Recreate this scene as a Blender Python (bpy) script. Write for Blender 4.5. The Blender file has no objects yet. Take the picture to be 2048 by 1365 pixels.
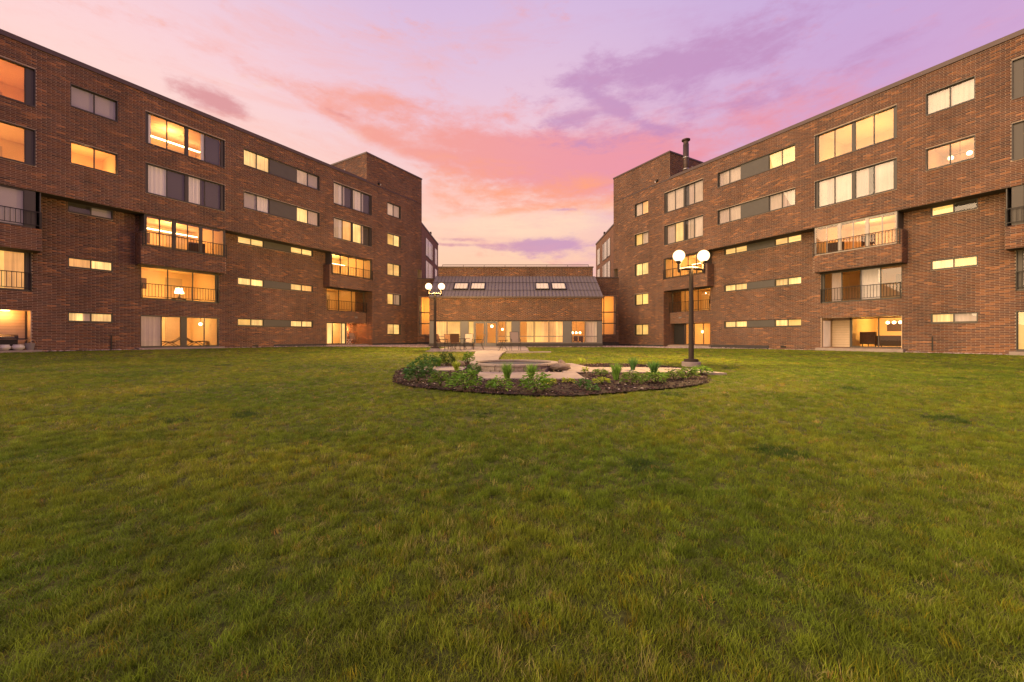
import bpy, math, random
import numpy as np
from mathutils import Matrix, Vector
random.seed(7); rng = np.random.default_rng(7)
R = math.radians
SC = bpy.context.scene
COL = SC.collection
EYE = 1.28                                   # eye height above the lawn under the camera

# ------------------------------------------------------------------ camera
cd = bpy.data.cameras.new('camera'); cam = bpy.data.objects.new('camera', cd); COL.objects.link(cam)
cd.sensor_width = 36; cd.lens = 796/2048*36; cd.clip_end = 6000; cd.clip_start = .05
cd.shift_y = -6.5/2048
cam.location = (0, 0, EYE); cam.rotation_euler = (R(90), 0, 0)
SC.camera = cam
SC.view_settings.view_transform = 'Standard'; SC.view_settings.look = 'None'
SC.view_settings.exposure = 0.0; SC.view_settings.gamma = 1
SC.view_settings.use_curve_mapping = False
SC.cycles.use_denoising = True; SC.cycles.max_bounces = 6; SC.cycles.diffuse_bounces = 3
SC.cycles.glossy_bounces = 3; SC.cycles.transparent_max_bounces = 10; SC.cycles.sample_clamp_indirect = 6
SC.cycles.caustics_reflective = False; SC.cycles.caustics_refractive = False

# ------------------------------------------------------------------ sky
def srgb(r, g, b):
    f = lambda c: ((c/255+.055)/1.055)**2.4 if c > 10 else c/255/12.92
    return (f(r), f(g), f(b), 1)
W = bpy.data.worlds.new('World'); SC.world = W; W.use_nodes = True
nt = W.node_tree; nt.nodes.clear()
def N(t, **k):
    n = nt.nodes.new(t)
    for a, b in k.items(): setattr(n, a, b)
    return n
def Lk(a, b): nt.links.new(a, b)
def put(sock, v):
    if isinstance(v, bpy.types.NodeSocket): Lk(v, sock)
    else: sock.default_value = v
def M(op, a, b=0.0, c=0.0, clamp=False):
    n = N('ShaderNodeMath', operation=op, use_clamp=clamp)
    put(n.inputs[0], a); put(n.inputs[1], b); put(n.inputs[2], c)
    return n.outputs[0]
def sstep(v, a, b):
    n = N('ShaderNodeMapRange', interpolation_type='SMOOTHSTEP'); put(n.inputs[0], v)
    n.inputs[1].default_value = a; n.inputs[2].default_value = b; return n.outputs[0]
def MixC(f, a, b, mode='MIX'):
    n = N('ShaderNodeMix', data_type='RGBA', blend_type=mode)
    put(n.inputs[0], f); put(n.inputs[6], a); put(n.inputs[7], b); return n.outputs[2]
def Ramp(v, stops):
    n = N('ShaderNodeValToRGB'); put(n.inputs[0], v); e = n.color_ramp.elements
    while len(e) < len(stops): e.new(.5)
    for q, (p, c) in zip(e, stops): q.position = p; q.color = c
    return n.outputs[0]
tc = N('ShaderNodeTexCoord'); sep = N('ShaderNodeSeparateXYZ'); Lk(tc.outputs['Generated'], sep.inputs[0])
dx, dy, dz = sep.outputs
zc = M('MAXIMUM', dz, 0.0)
left = Ramp(zc, [(0, srgb(252, 200, 158)), (.12, srgb(255, 216, 182)), (.3, srgb(255, 218, 194)), (.5, srgb(249, 208, 210)), (.64, srgb(233, 199, 217)), (1, srgb(200, 178, 205))])
mid = Ramp(zc, [(0, srgb(250, 176, 150)), (.1, srgb(252, 190, 156)), (.2, srgb(253, 206, 174)), (.32, srgb(250, 204, 190)), (.46, srgb(236, 198, 212)), (.64, srgb(213, 184, 219)), (1, srgb(170, 154, 208))])
right = Ramp(zc, [(0, srgb(240, 168, 160)), (.12, srgb(246, 182, 170)), (.26, srgb(226, 168, 190)), (.4, srgb(208, 163, 204)), (.64, srgb(192, 168, 218)), (1, srgb(150, 142, 204))])
base = MixC(sstep(dx, -.72, -.12), left, mid); base = MixC(sstep(dx, .0, .62), base, right)
def noise(sx, sz, scale, det=6, rough=.55, dist=0.0, off=(0, 0, 0), rot=0.0):
    mp = N('ShaderNodeMapping'); Lk(tc.outputs['Generated'], mp.inputs[0])
    mp.inputs['Scale'].default_value = (sx, sx, sz); mp.inputs['Location'].default_value = off
    mp.inputs['Rotation'].default_value = (0, R(rot), 0)
    n = N('ShaderNodeTexNoise'); Lk(mp.outputs[0], n.inputs[0]); n.inputs['Scale'].default_value = scale
    n.inputs['Detail'].default_value = det; n.inputs['Roughness'].default_value = rough; n.inputs['Distortion'].default_value = dist
    return n.outputs[0]
n1 = noise(1, 3.4, 4.2, 12, .68, .25, rot=1); n2 = noise(1, 3.0, 7.5, 12, .70, .2, (3, 1, 2), rot=1); n3 = noise(1, 5.0, 3.2, 12, .70, .35, (7, 4, 1), rot=2)
def dirp(px, py):
    v = Vector(((px-1024)/796, 1, (676-py)/796)).normalized(); return v.x, v.z
def blob(px, py, sx, sy, tilt=0.0, k=1.0):
    cx, cz = dirp(px, py); d = M('SUBTRACT', dx, cx); e = M('SUBTRACT', M('SUBTRACT', dz, cz), M('MULTIPLY', d, tilt))
    q = M('ADD', M('POWER', M('ABSOLUTE', M('DIVIDE', d, sx/900)), 2), M('POWER', M('ABSOLUTE', M('DIVIDE', e, sy/850)), 2))
    return M('MULTIPLY', M('EXPONENT', M('MULTIPLY', q, -1.0)), k)
def addup(l):
    r = l[0]
    for q in l[1:]: r = M('ADD', r, q)
    return r
def cloud(mask, nz, lo, hi, amp=1.0):
    return sstep(M('ADD', mask, M('MULTIPLY', M('SUBTRACT', nz, .5), amp)), lo, hi)
# broad salmon bank in the middle, warmer underneath
n4 = noise(1, 2.6, 17, 10, .66, .1, (1, 5, 2))
n1 = M('ADD', M('MULTIPLY', n1, .62), M('MULTIPLY', n4, .38)); n2 = M('ADD', M('MULTIPLY', n2, .6), M('MULTIPLY', n4, .4))
pk = addup([blob(980, 300, 300, 46, -.12, .8), blob(1180, 330, 260, 62, .05, .85), blob(730, 262, 150, 16, -.28, .62), blob(760, 200, 190, 14, 0, .38), blob(1400, 300, 240, 60, .1, .5)])
pkm = cloud(pk, n1, .12, 1.05, 3.2)
c = MixC(M('MULTIPLY', pkm, .95), base, MixC(sstep(dx, -.35, .3), srgb(242, 160, 146), srgb(234, 148, 162)))
og = cloud(addup([blob(1080, 385, 260, 24, .05, .7), blob(930, 345, 130, 26, 0, .35), blob(1230, 408, 200, 16, .08, .6), blob(1000, 425, 220, 8, .1, .4)]), n1, .15, 1.05, 3.0)
c = MixC(M('MULTIPLY', og, .78), c, srgb(255, 164, 116))
wb = cloud(addup([blob(1050, 450, 260, 28, .05, 1.0), blob(620, 230, 260, 26, -.3, .3)]), n2, .2, 1.1, 2.6)
c = MixC(M('MULTIPLY', wb, .6), c, srgb(255, 220, 186))
pp = addup([blob(1330, 135, 190, 34, 0, .85), blob(1150, 165, 80, 18, -.1, .45), blob(1160, 235, 110, 13, .1, .7), blob(1245, 225, 70, 10, -.5, .6), blob(1260, 272, 170, 24, .0, .55),
            blob(1075, 493, 120, 13, 0, 1.15), blob(925, 479, 50, 5, 0, .9), blob(905, 490, 70, 4, 0, .6), blob(1125, 420, 40, 5, 0, .8), blob(395, 190, 44, 15, -.05, .50), blob(455, 210, 36, 15, -.05, .55),
            blob(690, 233, 40, 5, -.2, .5), blob(1800, 80, 60, 14, -.1, .36), blob(1560, 190, 150, 34, -.15, .36), blob(1450, 110, 90, 20, -.1, .25), blob(1180, 512, 200, 9, 0, .5)])
ppm = cloud(pp, n2, .22, .95, 3.0)
ppc = MixC(sstep(dx, -.35, .15), srgb(212, 136, 140), srgb(190, 140, 186))
c = MixC(M('MULTIPLY', ppm, .8), c, ppc)
th = M('MULTIPLY', sstep(n3, .46, .70), M('MULTIPLY', sstep(dz, .02, .12), .32))
c = MixC(th, c, MixC(sstep(dx, -.2, .4), srgb(250, 170, 150), srgb(196, 146, 194)))
st = N('ShaderNodeTexSky', sky_type='NISHITA', sun_disc=False); st.sun_elevation = R(24); st.sun_rotation = R(242); st.sun_intensity = .4
under = M('GREATER_THAN', dz, -0.01)
c = MixC(1.0, c, MixC(0.0, (1, 1, 1, 1), (1, 1, 1, 1)), 'MULTIPLY')
bg = N('ShaderNodeBackground'); Lk(c, bg.inputs[0]); bg.inputs[1].default_value = 1.04
bg2 = N('ShaderNodeBackground'); Lk(st.outputs[0], bg2.inputs[0]); bg2.inputs[1].default_value = 0.004
ad = N('ShaderNodeAddShader'); Lk(bg.outputs[0], ad.inputs[0]); Lk(bg2.outputs[0], ad.inputs[1])
wo = N('ShaderNodeOutputWorld'); Lk(ad.outputs[0], wo.inputs[0])

# ------------------------------------------------------------------ low dusk light from the left behind the camera
sl = bpy.data.lights.new('sun', 'SUN'); sl.energy = 3.3; sl.angle = R(48); sl.color = (1, .69, .40)
so = bpy.data.objects.new('sun', sl); COL.objects.link(so)
so.rotation_euler = Vector((-.88, -.47, .45)).to_track_quat('Z', 'Y').to_euler()

# ------------------------------------------------------------------ materials
MAT = {}
def mat(name, col=(.5, .5, .5), rough=.7, metal=0.0, emit=None, es=1.0, var=0.0, vscale=8.0, bump=0.0, attr=None, spec=.3, stretch=(1, 1, 1), inst=False, trans=0.0):
    m = bpy.data.materials.new(name); m.use_nodes = True; t = m.node_tree; b = t.nodes['Principled BSDF']
    b.inputs['Roughness'].default_value = rough; b.inputs['Metallic'].default_value = metal
    b.inputs['Specular IOR Level'].default_value = spec
    c = None
    if attr:
        a = t.nodes.new('ShaderNodeAttribute'); a.attribute_name = attr
        if inst: a.attribute_type = 'INSTANCER'
        c = a.outputs['Color']
    nz = None
    if var or bump:
        tcn = t.nodes.new('ShaderNodeTexCoord'); mp = t.nodes.new('ShaderNodeMapping'); mp.inputs['Scale'].default_value = stretch
        t.links.new(tcn.outputs['Object'], mp.inputs[0])
        nz = t.nodes.new('ShaderNodeTexNoise'); nz.inputs['Scale'].default_value = vscale; nz.inputs['Detail'].default_value = 6
        nz.inputs['Roughness'].default_value = .65; t.links.new(mp.outputs[0], nz.inputs[0])
    if var:
        mr = t.nodes.new('ShaderNodeMapRange'); mr.inputs[1].default_value = .25; mr.inputs[2].default_value = .75
        mr.inputs[3].default_value = 1-var; mr.inputs[4].default_value = 1+var; t.links.new(nz.outputs[0], mr.inputs[0])
        mx = t.nodes.new('ShaderNodeVectorMath'); mx.operation = 'SCALE'
        if c is not None: t.links.new(c, mx.inputs[0])
        else: mx.inputs[0].default_value = col[:3]
        t.links.new(mr.outputs[0], mx.inputs['Scale']); c = mx.outputs[0]
    if c is not None: t.links.new(c, b.inputs['Base Color'])
    else: b.inputs['Base Color'].default_value = (*col[:3], 1)
    if bump:
        bp = t.nodes.new('ShaderNodeBump'); bp.inputs['Strength'].default_value = bump; bp.inputs['Distance'].default_value = .02
        t.links.new(nz.outputs[0], bp.inputs['Height']); t.links.new(bp.outputs[0], b.inputs['Normal'])
    if emit:
        b.inputs['Emission Color'].default_value = (*emit, 1); b.inputs['Emission Strength'].default_value = es
    if trans:
        tr = t.nodes.new('ShaderNodeBsdfTranslucent'); ms = t.nodes.new('ShaderNodeMixShader'); ms.inputs[0].default_value = trans
        if c is not None: t.links.new(c, tr.inputs[0])
        else: tr.inputs[0].default_value = (*col[:3], 1)
        t.links.new(b.outputs[0], ms.inputs[1]); t.links.new(tr.outputs[0], ms.inputs[2]); t.links.new(ms.outputs[0], t.nodes['Material Output'].inputs[0])
    MAT[name] = m; return m
def lit_cloth(name, emit, es, scale, axis, col=(.34, .25, .18), contrast=.34):
    """window cloth glowing from the room behind: folds (vertical) or slats (horizontal) vary how much comes through"""
    m = mat(name, col, .9); t = m.node_tree; b = t.nodes['Principled BSDF']
    tcn = t.nodes.new('ShaderNodeTexCoord')
    mp = t.nodes.new('ShaderNodeMapping'); t.links.new(tcn.outputs['Object'], mp.inputs[0])
    mp.inputs['Scale'].default_value = (scale, scale*.1, .35) if axis == 'x' else (.2, .2, scale)
    nz = t.nodes.new('ShaderNodeTexNoise'); nz.inputs['Scale'].default_value = 1; nz.inputs['Detail'].default_value = 4; t.links.new(mp.outputs[0], nz.inputs[0])
    n2_ = t.nodes.new('ShaderNodeTexNoise'); n2_.inputs['Scale'].default_value = .9; n2_.inputs['Detail'].default_value = 2; t.links.new(tcn.outputs['Object'], n2_.inputs[0])
    a = t.nodes.new('ShaderNodeMapRange'); a.inputs[1].default_value = .3; a.inputs[2].default_value = .7; a.inputs[3].default_value = 1-contrast; a.inputs[4].default_value = 1+contrast
    t.links.new(nz.outputs[0], a.inputs[0])
    a2 = t.nodes.new('ShaderNodeMapRange'); a2.inputs[1].default_value = .3; a2.inputs[2].default_value = .7; a2.inputs[3].default_value = .72*es; a2.inputs[4].default_value = 1.3*es
    t.links.new(n2_.outputs[0], a2.inputs[0]); oi = t.nodes.new('ShaderNodeObjectInfo'); orr = t.nodes.new('ShaderNodeMapRange'); orr.inputs[3].default_value = .68; orr.inputs[4].default_value = 1.22; t.links.new(oi.outputs['Random'], orr.inputs[0]); mo = t.nodes.new('ShaderNodeMath'); mo.operation = 'MULTIPLY'; t.links.new(orr.outputs[0], mo.inputs[0]); t.links.new(a2.outputs[0], mo.inputs[1]); a2 = mo
    mu = t.nodes.new('ShaderNodeMath'); mu.operation = 'MULTIPLY'; t.links.new(a.outputs[0], mu.inputs[0]); t.links.new(a2.outputs[0], mu.inputs[1])
    b.inputs['Emission Color'].default_value = (*emit, 1); t.links.new(mu.outputs[0], b.inputs['Emission Strength'])
    return m
mat('brick', attr='tone', rough=.85, var=.22, vscale=22, bump=.3)
mat('mortar', (.37, .285, .215), .95, var=.3, vscale=9)
mat('coping', (.10, .075, .07), .5, .3, var=.12, vscale=2)
mat('dark_metal', (.035, .032, .03), .5, .4, var=.15, vscale=5)
mat('frame', (.075, .068, .062), .45, .3)
mat('light_frame', (.42, .38, .34), .45, .2)
mat('grey_panel', (.095, .09, .083), .55, .1, var=.08, vscale=2)
mat('pavilion_metal', (.145, .14, .145), .5, .2, var=.06, vscale=2)
mat('soffit', (.07, .055, .045), .9, var=.2, vscale=3)
mat('roof_deck', (.12, .11, .10), .9, var=.2, vscale=2)
mat('roof_metal', (.20, .175, .165), .6, .1, var=.13, vscale=1.4)
mat('concrete', (.31, .26, .23), .85, var=.2, vscale=3.2, bump=.15)
mat('plinth', (.055, .05, .05), .8, var=.2, vscale=4)
mat('room_paint', (.80, .58, .32), .9, var=.05, vscale=1)
mat('room_floor', (.30, .17, .08), .7, var=.15, vscale=4)
mat('siding', (.52, .40, .28), .7, var=.06, vscale=5)
mat('white_cloth', (.85, .78, .74), .9, emit=(.8, .6, .55), es=.13); mat('dark_cloth', (.11, .10, .10), .8); mat('grey_cloth', (.52, .46, .44), .85, emit=(.8, .6, .55), es=.05); mat('skylight_shade', (.7, .6, .5), emit=(1, .62, .27), es=.85)  # white and grey cloth: weak emission added to brighten unlit curtains and blinds
mat('furniture', (.06, .03, .018), .6); mat('strip', (1, .9, .7), emit=(1, .78, .42), es=7)
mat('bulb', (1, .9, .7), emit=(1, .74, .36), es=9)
m = mat('globe', (1, .95, .85)); t = m.node_tree; t.nodes.remove(t.nodes['Principled BSDF'])
lw = t.nodes.new('ShaderNodeLayerWeight'); lw.inputs[0].default_value = .5; rp_ = t.nodes.new('ShaderNodeValToRGB'); t.links.new(lw.outputs['Facing'], rp_.inputs[0])
e = rp_.color_ramp.elements; e[0].position = .3; e[0].color = (1, .80, .48, 1); e[1].position = .95; e[1].color = (.42, .20, .062, 1)
em = t.nodes.new('ShaderNodeEmission'); em.inputs[1].default_value = 2.4; t.links.new(rp_.outputs[0], em.inputs[0]); tr_ = t.nodes.new('ShaderNodeBsdfTransparent'); ad_ = t.nodes.new('ShaderNodeAddShader')
tr_.inputs[0].default_value = (.6, .6, .6, 1); t.links.new(em.outputs[0], ad_.inputs[0]); t.links.new(tr_.outputs[0], ad_.inputs[1]); t.links.new(ad_.outputs[0], t.nodes['Material Output'].inputs[0])
lit_cloth('W', (1.0, .58, .19), 1.45, 14, 'x'); lit_cloth('Y', (1.0, .54, .13), 1.25, 9, 'x', contrast=.08); lit_cloth('O', (1.0, .44, .12), .95, 15, 'x')
lit_cloth('B', (1.0, .56, .17), 1.3, 17, 'z', contrast=.3); lit_cloth('C', (1.0, .62, .38), .34, 13, 'x', (.50, .42, .36), .14); lit_cloth('Q', (1.0, .55, .28), .22, 15, 'x', (.5, .42, .42), .25)
mat('asphalt_pipe', (.09, .065, .055), .55, .5, var=.3, vscale=6); mat('galv', (.35, .33, .32), .4, .7)
mat('soil', (.03, .018, .014), .98, var=.45, vscale=9, bump=.8)
mat('chip', attr='tone', rough=.95, var=.2, vscale=30)
mat('stone', attr='tone', rough=.85, var=.2, vscale=12, bump=.3)
mat('rock', (.20, .155, .12), .9, var=.35, vscale=9, bump=.6)
mat('pool_stone', (.30, .25, .21), .9, var=.35, vscale=12, bump=.5)
mat('pool_floor', (.055, .06, .07), .6, var=.3, vscale=30)
mat('lamp_metal', (.045, .032, .022), .7, .0, var=.15, vscale=9)
mat('sling', (.24, .19, .17), .8); mat('sling_brown', (.13, .065, .035), .8); mat('wood', (.33, .17, .08), .7, var=.2, vscale=9)
mat('pot', (.58, .55, .52), .5, var=.08, vscale=5); mat('basket', (.22, .20, .21), .6); mat('grill', (.025, .022, .022), .4, .5)
mat('leaf', attr='tone', rough=.6, trans=.28); mat('blade', attr='tone', inst=True, rough=.62, trans=.3, spec=.25)
mat('stem', (.06, .075, .025), .8)
for nm in ('brick', 'mortar'):
    m = MAT[nm]; t = m.node_tree; b = t.nodes['Principled BSDF']; src_ = b.inputs['Base Color'].links[0].from_socket
    tcn = t.nodes.new('ShaderNodeTexCoord'); fac = None
    for sc_, st_, lo, hi in ((.55, (1, 1, .8), .80, 1.16), (2.2, (1, 1, .12), .90, 1.08)):
        mp = t.nodes.new('ShaderNodeMapping'); mp.inputs['Scale'].default_value = st_; t.links.new(tcn.outputs['Object'], mp.inputs[0])
        q = t.nodes.new('ShaderNodeTexNoise'); q.inputs['Scale'].default_value = sc_; q.inputs['Detail'].default_value = 7; q.inputs['Roughness'].default_value = .6; t.links.new(mp.outputs[0], q.inputs[0])
        r_ = t.nodes.new('ShaderNodeMapRange'); r_.inputs[1].default_value = .32; r_.inputs[2].default_value = .68; r_.inputs[3].default_value = lo; r_.inputs[4].default_value = hi; t.links.new(q.outputs[0], r_.inputs[0])
        v_ = t.nodes.new('ShaderNodeVectorMath'); v_.operation = 'SCALE'; t.links.new(src_, v_.inputs[0]); t.links.new(r_.outputs[0], v_.inputs['Scale']); src_ = v_.outputs[0]
    t.links.new(src_, b.inputs['Base Color'])
# glass: clear, with a Fresnel reflection
g = bpy.data.materials.new('glass'); g.use_nodes = True; t = g.node_tree; t.nodes.remove(t.nodes['Principled BSDF'])
tr = t.nodes.new('ShaderNodeBsdfTransparent'); tr.inputs[0].default_value = (.93, .93, .92, 1)
gl = t.nodes.new('ShaderNodeBsdfGlossy'); gl.inputs['Roughness'].default_value = 0.0; lw = t.nodes.new('ShaderNodeLayerWeight'); lw.inputs[0].default_value = .5
p5 = t.nodes.new('ShaderNodeMath'); p5.operation = 'POWER'; t.links.new(lw.outputs['Facing'], p5.inputs[0]); p5.inputs[1].default_value = 4
fr = t.nodes.new('ShaderNodeMath'); fr.operation = 'MULTIPLY_ADD'; t.links.new(p5.outputs[0], fr.inputs[0]); fr.inputs[1].default_value = .8; fr.inputs[2].default_value = .045
ms = t.nodes.new('ShaderNodeMixShader'); t.links.new(fr.outputs[0], ms.inputs[0]); t.links.new(tr.outputs[0], ms.inputs[1]); t.links.new(gl.outputs[0], ms.inputs[2])
t.links.new(ms.outputs[0], t.nodes['Material Output'].inputs[0]); MAT['glass'] = g
# lawn soil: patches of green and straw
m = mat('lawn_ground', (.05, .06, .012), .95); t = m.node_tree; b = t.nodes['Principled BSDF']
gx = t.nodes.new('ShaderNodeNewGeometry')
def tn(sc, det=5, st=(1, 1, 1)):
    mp = t.nodes.new('ShaderNodeMapping'); mp.inputs['Scale'].default_value = st; t.links.new(gx.outputs['Position'], mp.inputs[0])
    q = t.nodes.new('ShaderNodeTexNoise'); q.inputs['Scale'].default_value = sc; q.inputs['Detail'].default_value = det; q.inputs['Roughness'].default_value = .7
    t.links.new(mp.outputs[0], q.inputs[0]); return q.outputs[0]
def trp(v, st):
    q = t.nodes.new('ShaderNodeValToRGB'); t.links.new(v, q.inputs[0]); e = q.color_ramp.elements
    while len(e) < len(st): e.new(.5)
    for k, (p, cc) in zip(e, st): k.position = p; k.color = (*cc, 1)
    return q.outputs[0]
big = trp(tn(.35), [(.3, (.060, .072, .014)), (.5, (.080, .090, .016)), (.7, (.11, .105, .022))])
fin = trp(tn(30, 6), [(.3, (.35, .35, .35)), (.7, (1.6, 1.5, 1.3))])
mx = t.nodes.new('ShaderNodeMix'); mx.data_type = 'RGBA'; mx.blend_type = 'MULTIPLY'; mx.inputs[0].default_value = 1
t.links.new(big, mx.inputs[6]); t.links.new(fin, mx.inputs[7]); t.links.new(mx.outputs[2], b.inputs['Base Color'])

# ------------------------------------------------------------------ mesh helpers
class MB:
    def __init__(s): s.v = []; s.f = []; s.tone = []; s.cur = (.1, .1, .1)
    def quad(s, *p):
        n = len(s.v); s.v += [tuple(q) for q in p]; s.f.append(tuple(range(n, n+len(p)))); s.tone += [s.cur]*len(p)
    def box(s, x0, x1, y0, y1, z0, z1):
        if x0 > x1: x0, x1 = x1, x0
        if y0 > y1: y0, y1 = y1, y0
        if z0 > z1: z0, z1 = z1, z0
        n = len(s.v); s.v += [(x0, y0, z0), (x1, y0, z0), (x1, y1, z0), (x0, y1, z0), (x0, y0, z1), (x1, y0, z1), (x1, y1, z1), (x0, y1, z1)]
        s.f += [tuple(n+i for i in q) for q in ((3, 2, 1, 0), (4, 5, 6, 7), (0, 1, 5, 4), (1, 2, 6, 5), (2, 3, 7, 6), (3, 0, 4, 7))]; s.tone += [s.cur]*8
        return s
    def tube(s, pts, r, n=8, cap=True):
        pts = [Vector(p) for p in pts]; rs = r if isinstance(r, (list, tuple)) else [r]*len(pts); base = len(s.v)
        for i, p in enumerate(pts):
            d = (pts[min(i+1, len(pts)-1)]-pts[max(i-1, 0)]).normalized()
            a = Vector((1, 0, 0)) if abs(d.x) < .8 else Vector((0, 1, 0)); e1 = d.cross(a).normalized(); e2 = d.cross(e1)
            for k in range(n):
                w = 2*math.pi*k/n; s.v.append(tuple(p+rs[i]*(math.cos(w)*e1+math.sin(w)*e2))); s.tone.append(s.cur)
        for i in range(len(pts)-1):
            for k in range(n):
                a = base+i*n+k; b_ = base+i*n+(k+1) % n; s.f.append((a, b_, b_+n, a+n))
        if cap: s.f.append(tuple(base+k for k in range(n))); s.f.append(tuple(base+(len(pts)-1)*n+k for k in reversed(range(n))))
        return s
    def lathe(s, prof, c=(0, 0, 0), n=20):
        base = len(s.v)
        for r, z in prof:
            for k in range(n):
                w = 2*math.pi*k/n; s.v.append((c[0]+r*math.cos(w), c[1]+r*math.sin(w), c[2]+z)); s.tone.append(s.cur)
        for i in range(len(prof)-1):
            for k in range(n):
                a = base+i*n+k; b_ = base+i*n+(k+1) % n; s.f.append((a, b_, b_+n, a+n))
        return s
    def build(s, name, material, parent=None, smooth=False, loc=None, tone=False):
        me = bpy.data.meshes.new(name); me.from_pydata(s.v, [], s.f); me.materials.append(MAT[material])
        if tone:
            a = me.attributes.new('tone', 'FLOAT_COLOR', 'POINT')
            a.data.foreach_set('color', np.c_[np.array(s.tone, dtype=np.float32), np.ones(len(s.v), np.float32)].ravel())
        if smooth: me.polygons.foreach_set('use_smooth', [True]*len(me.polygons))
        o = bpy.data.objects.new(name, me); COL.objects.link(o)
        if parent: o.parent = parent
        if loc is not None: o.location = loc
        return o
def empty(name, loc=(0, 0, 0), rz=0.0, label=None, cat=None, group=None):
    o = bpy.data.objects.new(name, None); COL.objects.link(o); o.location = loc; o.rotation_euler = (0, 0, rz); o.empty_display_size = .2
    tag(o, label, cat, group); return o
def tag(o, label=None, cat=None, group=None, kind=None):
    if label: o['label'] = label
    if cat: o['category'] = cat
    if group: o['group'] = group
    if kind: o['kind'] = kind
    return o
def copy_tree(o, parent=None):
    c_ = o.copy(); COL.objects.link(c_)
    if parent: c_.parent = parent
    for ch in list(o.children): copy_tree(ch, c_)
    return c_
def vnoise(x, y, seed=0):
    x = np.asarray(x, float); y = np.asarray(y, float); xi = np.floor(x).astype(int); yi = np.floor(y).astype(int); fx = x-xi; fy = y-yi
    fx = fx*fx*(3-2*fx); fy = fy*fy*(3-2*fy)
    h = lambda a, b_: np.modf(np.abs(np.sin(a*127.1+b_*311.7+seed*74.7)*43758.5453))[0]
    return (h(xi, yi)*(1-fx)+h(xi+1, yi)*fx)*(1-fy)+(h(xi, yi+1)*(1-fx)+h(xi+1, yi+1)*fx)*fy
def fnoise(x, y, seed=0):
    return (vnoise(x, y, seed)*.55+vnoise(np.asarray(x)*2.1, np.asarray(y)*2.1, seed+1)*.3+vnoise(np.asarray(x)*4.3, np.asarray(y)*4.3, seed+2)*.15)

# ------------------------------------------------------------------ ground shape
TL, XL = .6006, 32.77; TR, XR = .5704, 32.1
CL = 1/math.sqrt(1+TL*TL); SL = TL*CL; CR = 1/math.sqrt(1+TR*TR); SR = TR*CR
def dist_l(X, Y): return (X+XL-TL*Y)*CL            # metres in front of the left facade plane
def dist_r(X, Y): return (XR-TR*Y-X)*CR
def sm(v): v = np.clip(v, 0, 1); return v*v*(3-2*v)
def gz(X, Y):
    """lawn height (world z)"""
    X = np.asarray(X, float); Y = np.asarray(Y, float)
    f = np.where(Y < 24, -1.28+.02*Y, -.80)+.03*sm((Y-24)/9)
    f = f+(np.minimum(f, -.66)*0-.66-f)*sm(1-(dist_l(X, Y)+.8)/7)*(Y > 2)
    f = f+(-.78-f)*sm(1-(dist_r(X, Y)+.8)/7)*(Y > 2)
    f = f+.012*(fnoise(X*.5, Y*.5, 5)-.5)
    return f+EYE
def gzf(x, y): return float(gz(x, y))

def axis(a, b_, fine, lo, hi):
    mid_ = list(np.arange(lo, hi+1e-6, fine)); out = []; k = lo; st_ = fine
    while k > a: st_ *= 1.5; k -= st_; out.append(max(k, a))
    hi_ = []; k = mid_[-1]; st_ = fine
    while k < b_: st_ *= 1.5; k += st_; hi_.append(min(k, b_))
    return np.array(sorted(out)+mid_+hi_)
xs = axis(-3000, 3000, .5, -34, 34); ys = axis(-300, 4000, .5, -4, 46)
GX, GY = np.meshgrid(xs, ys); GZ = gz(GX, GY)-.012
v = np.c_[GX.ravel(), GY.ravel(), GZ.ravel()]; nx = len(xs); f = [(j*nx+i, j*nx+i+1, (j+1)*nx+i+1, (j+1)*nx+i) for j in range(len(ys)-1) for i in range(nx-1)]
me = bpy.data.meshes.new('lawn'); me.from_pydata(v.tolist(), [], f); me.materials.append(MAT['lawn_ground']); me.polygons.foreach_set('use_smooth', [True]*len(f))
lawn = bpy.data.objects.new('lawn', me); COL.objects.link(lawn); tag(lawn, kind='structure')

# ------------------------------------------------------------------ bricks
BL, BH, JT = .287, .065, .013
PAL = [(.158, .074, .046), (.132, .067, .047), (.182, .081, .043), (.108, .062, .049), (.146, .073, .049)]
def brick_tone(s, z, seed):
    s = np.asarray(s); z = np.asarray(z); n = len(s)
    idx = rng.integers(0, len(PAL), n); t_ = np.array(PAL)[idx]*(1+.22*(rng.random((n, 1))-.5))
    st_ = fnoise(s/.9+seed*9, z/.20, 3+seed)
    band = np.exp(-((((z-1.85) % 2.76)-.05)/.13)**2)+np.exp(-((((z-1.85) % 2.76)-2.71)/.13)**2)
    pr = np.clip((st_-.65)*6, 0, 1)*.75+band*.16*(fnoise(s/2.0, z/.5, 8+seed) > .45)+.02
    org = rng.random(n) < pr
    t_[org] = np.array((.29, .128, .058))*(1+.45*(rng.random((org.sum(), 1))-.5))
    dk = (rng.random(n) < np.clip((.38-fnoise(s/1.1, z/.22, 12+seed))*3, 0, .4)) & ~org
    t_[dk] *= .72
    return t_
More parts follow.
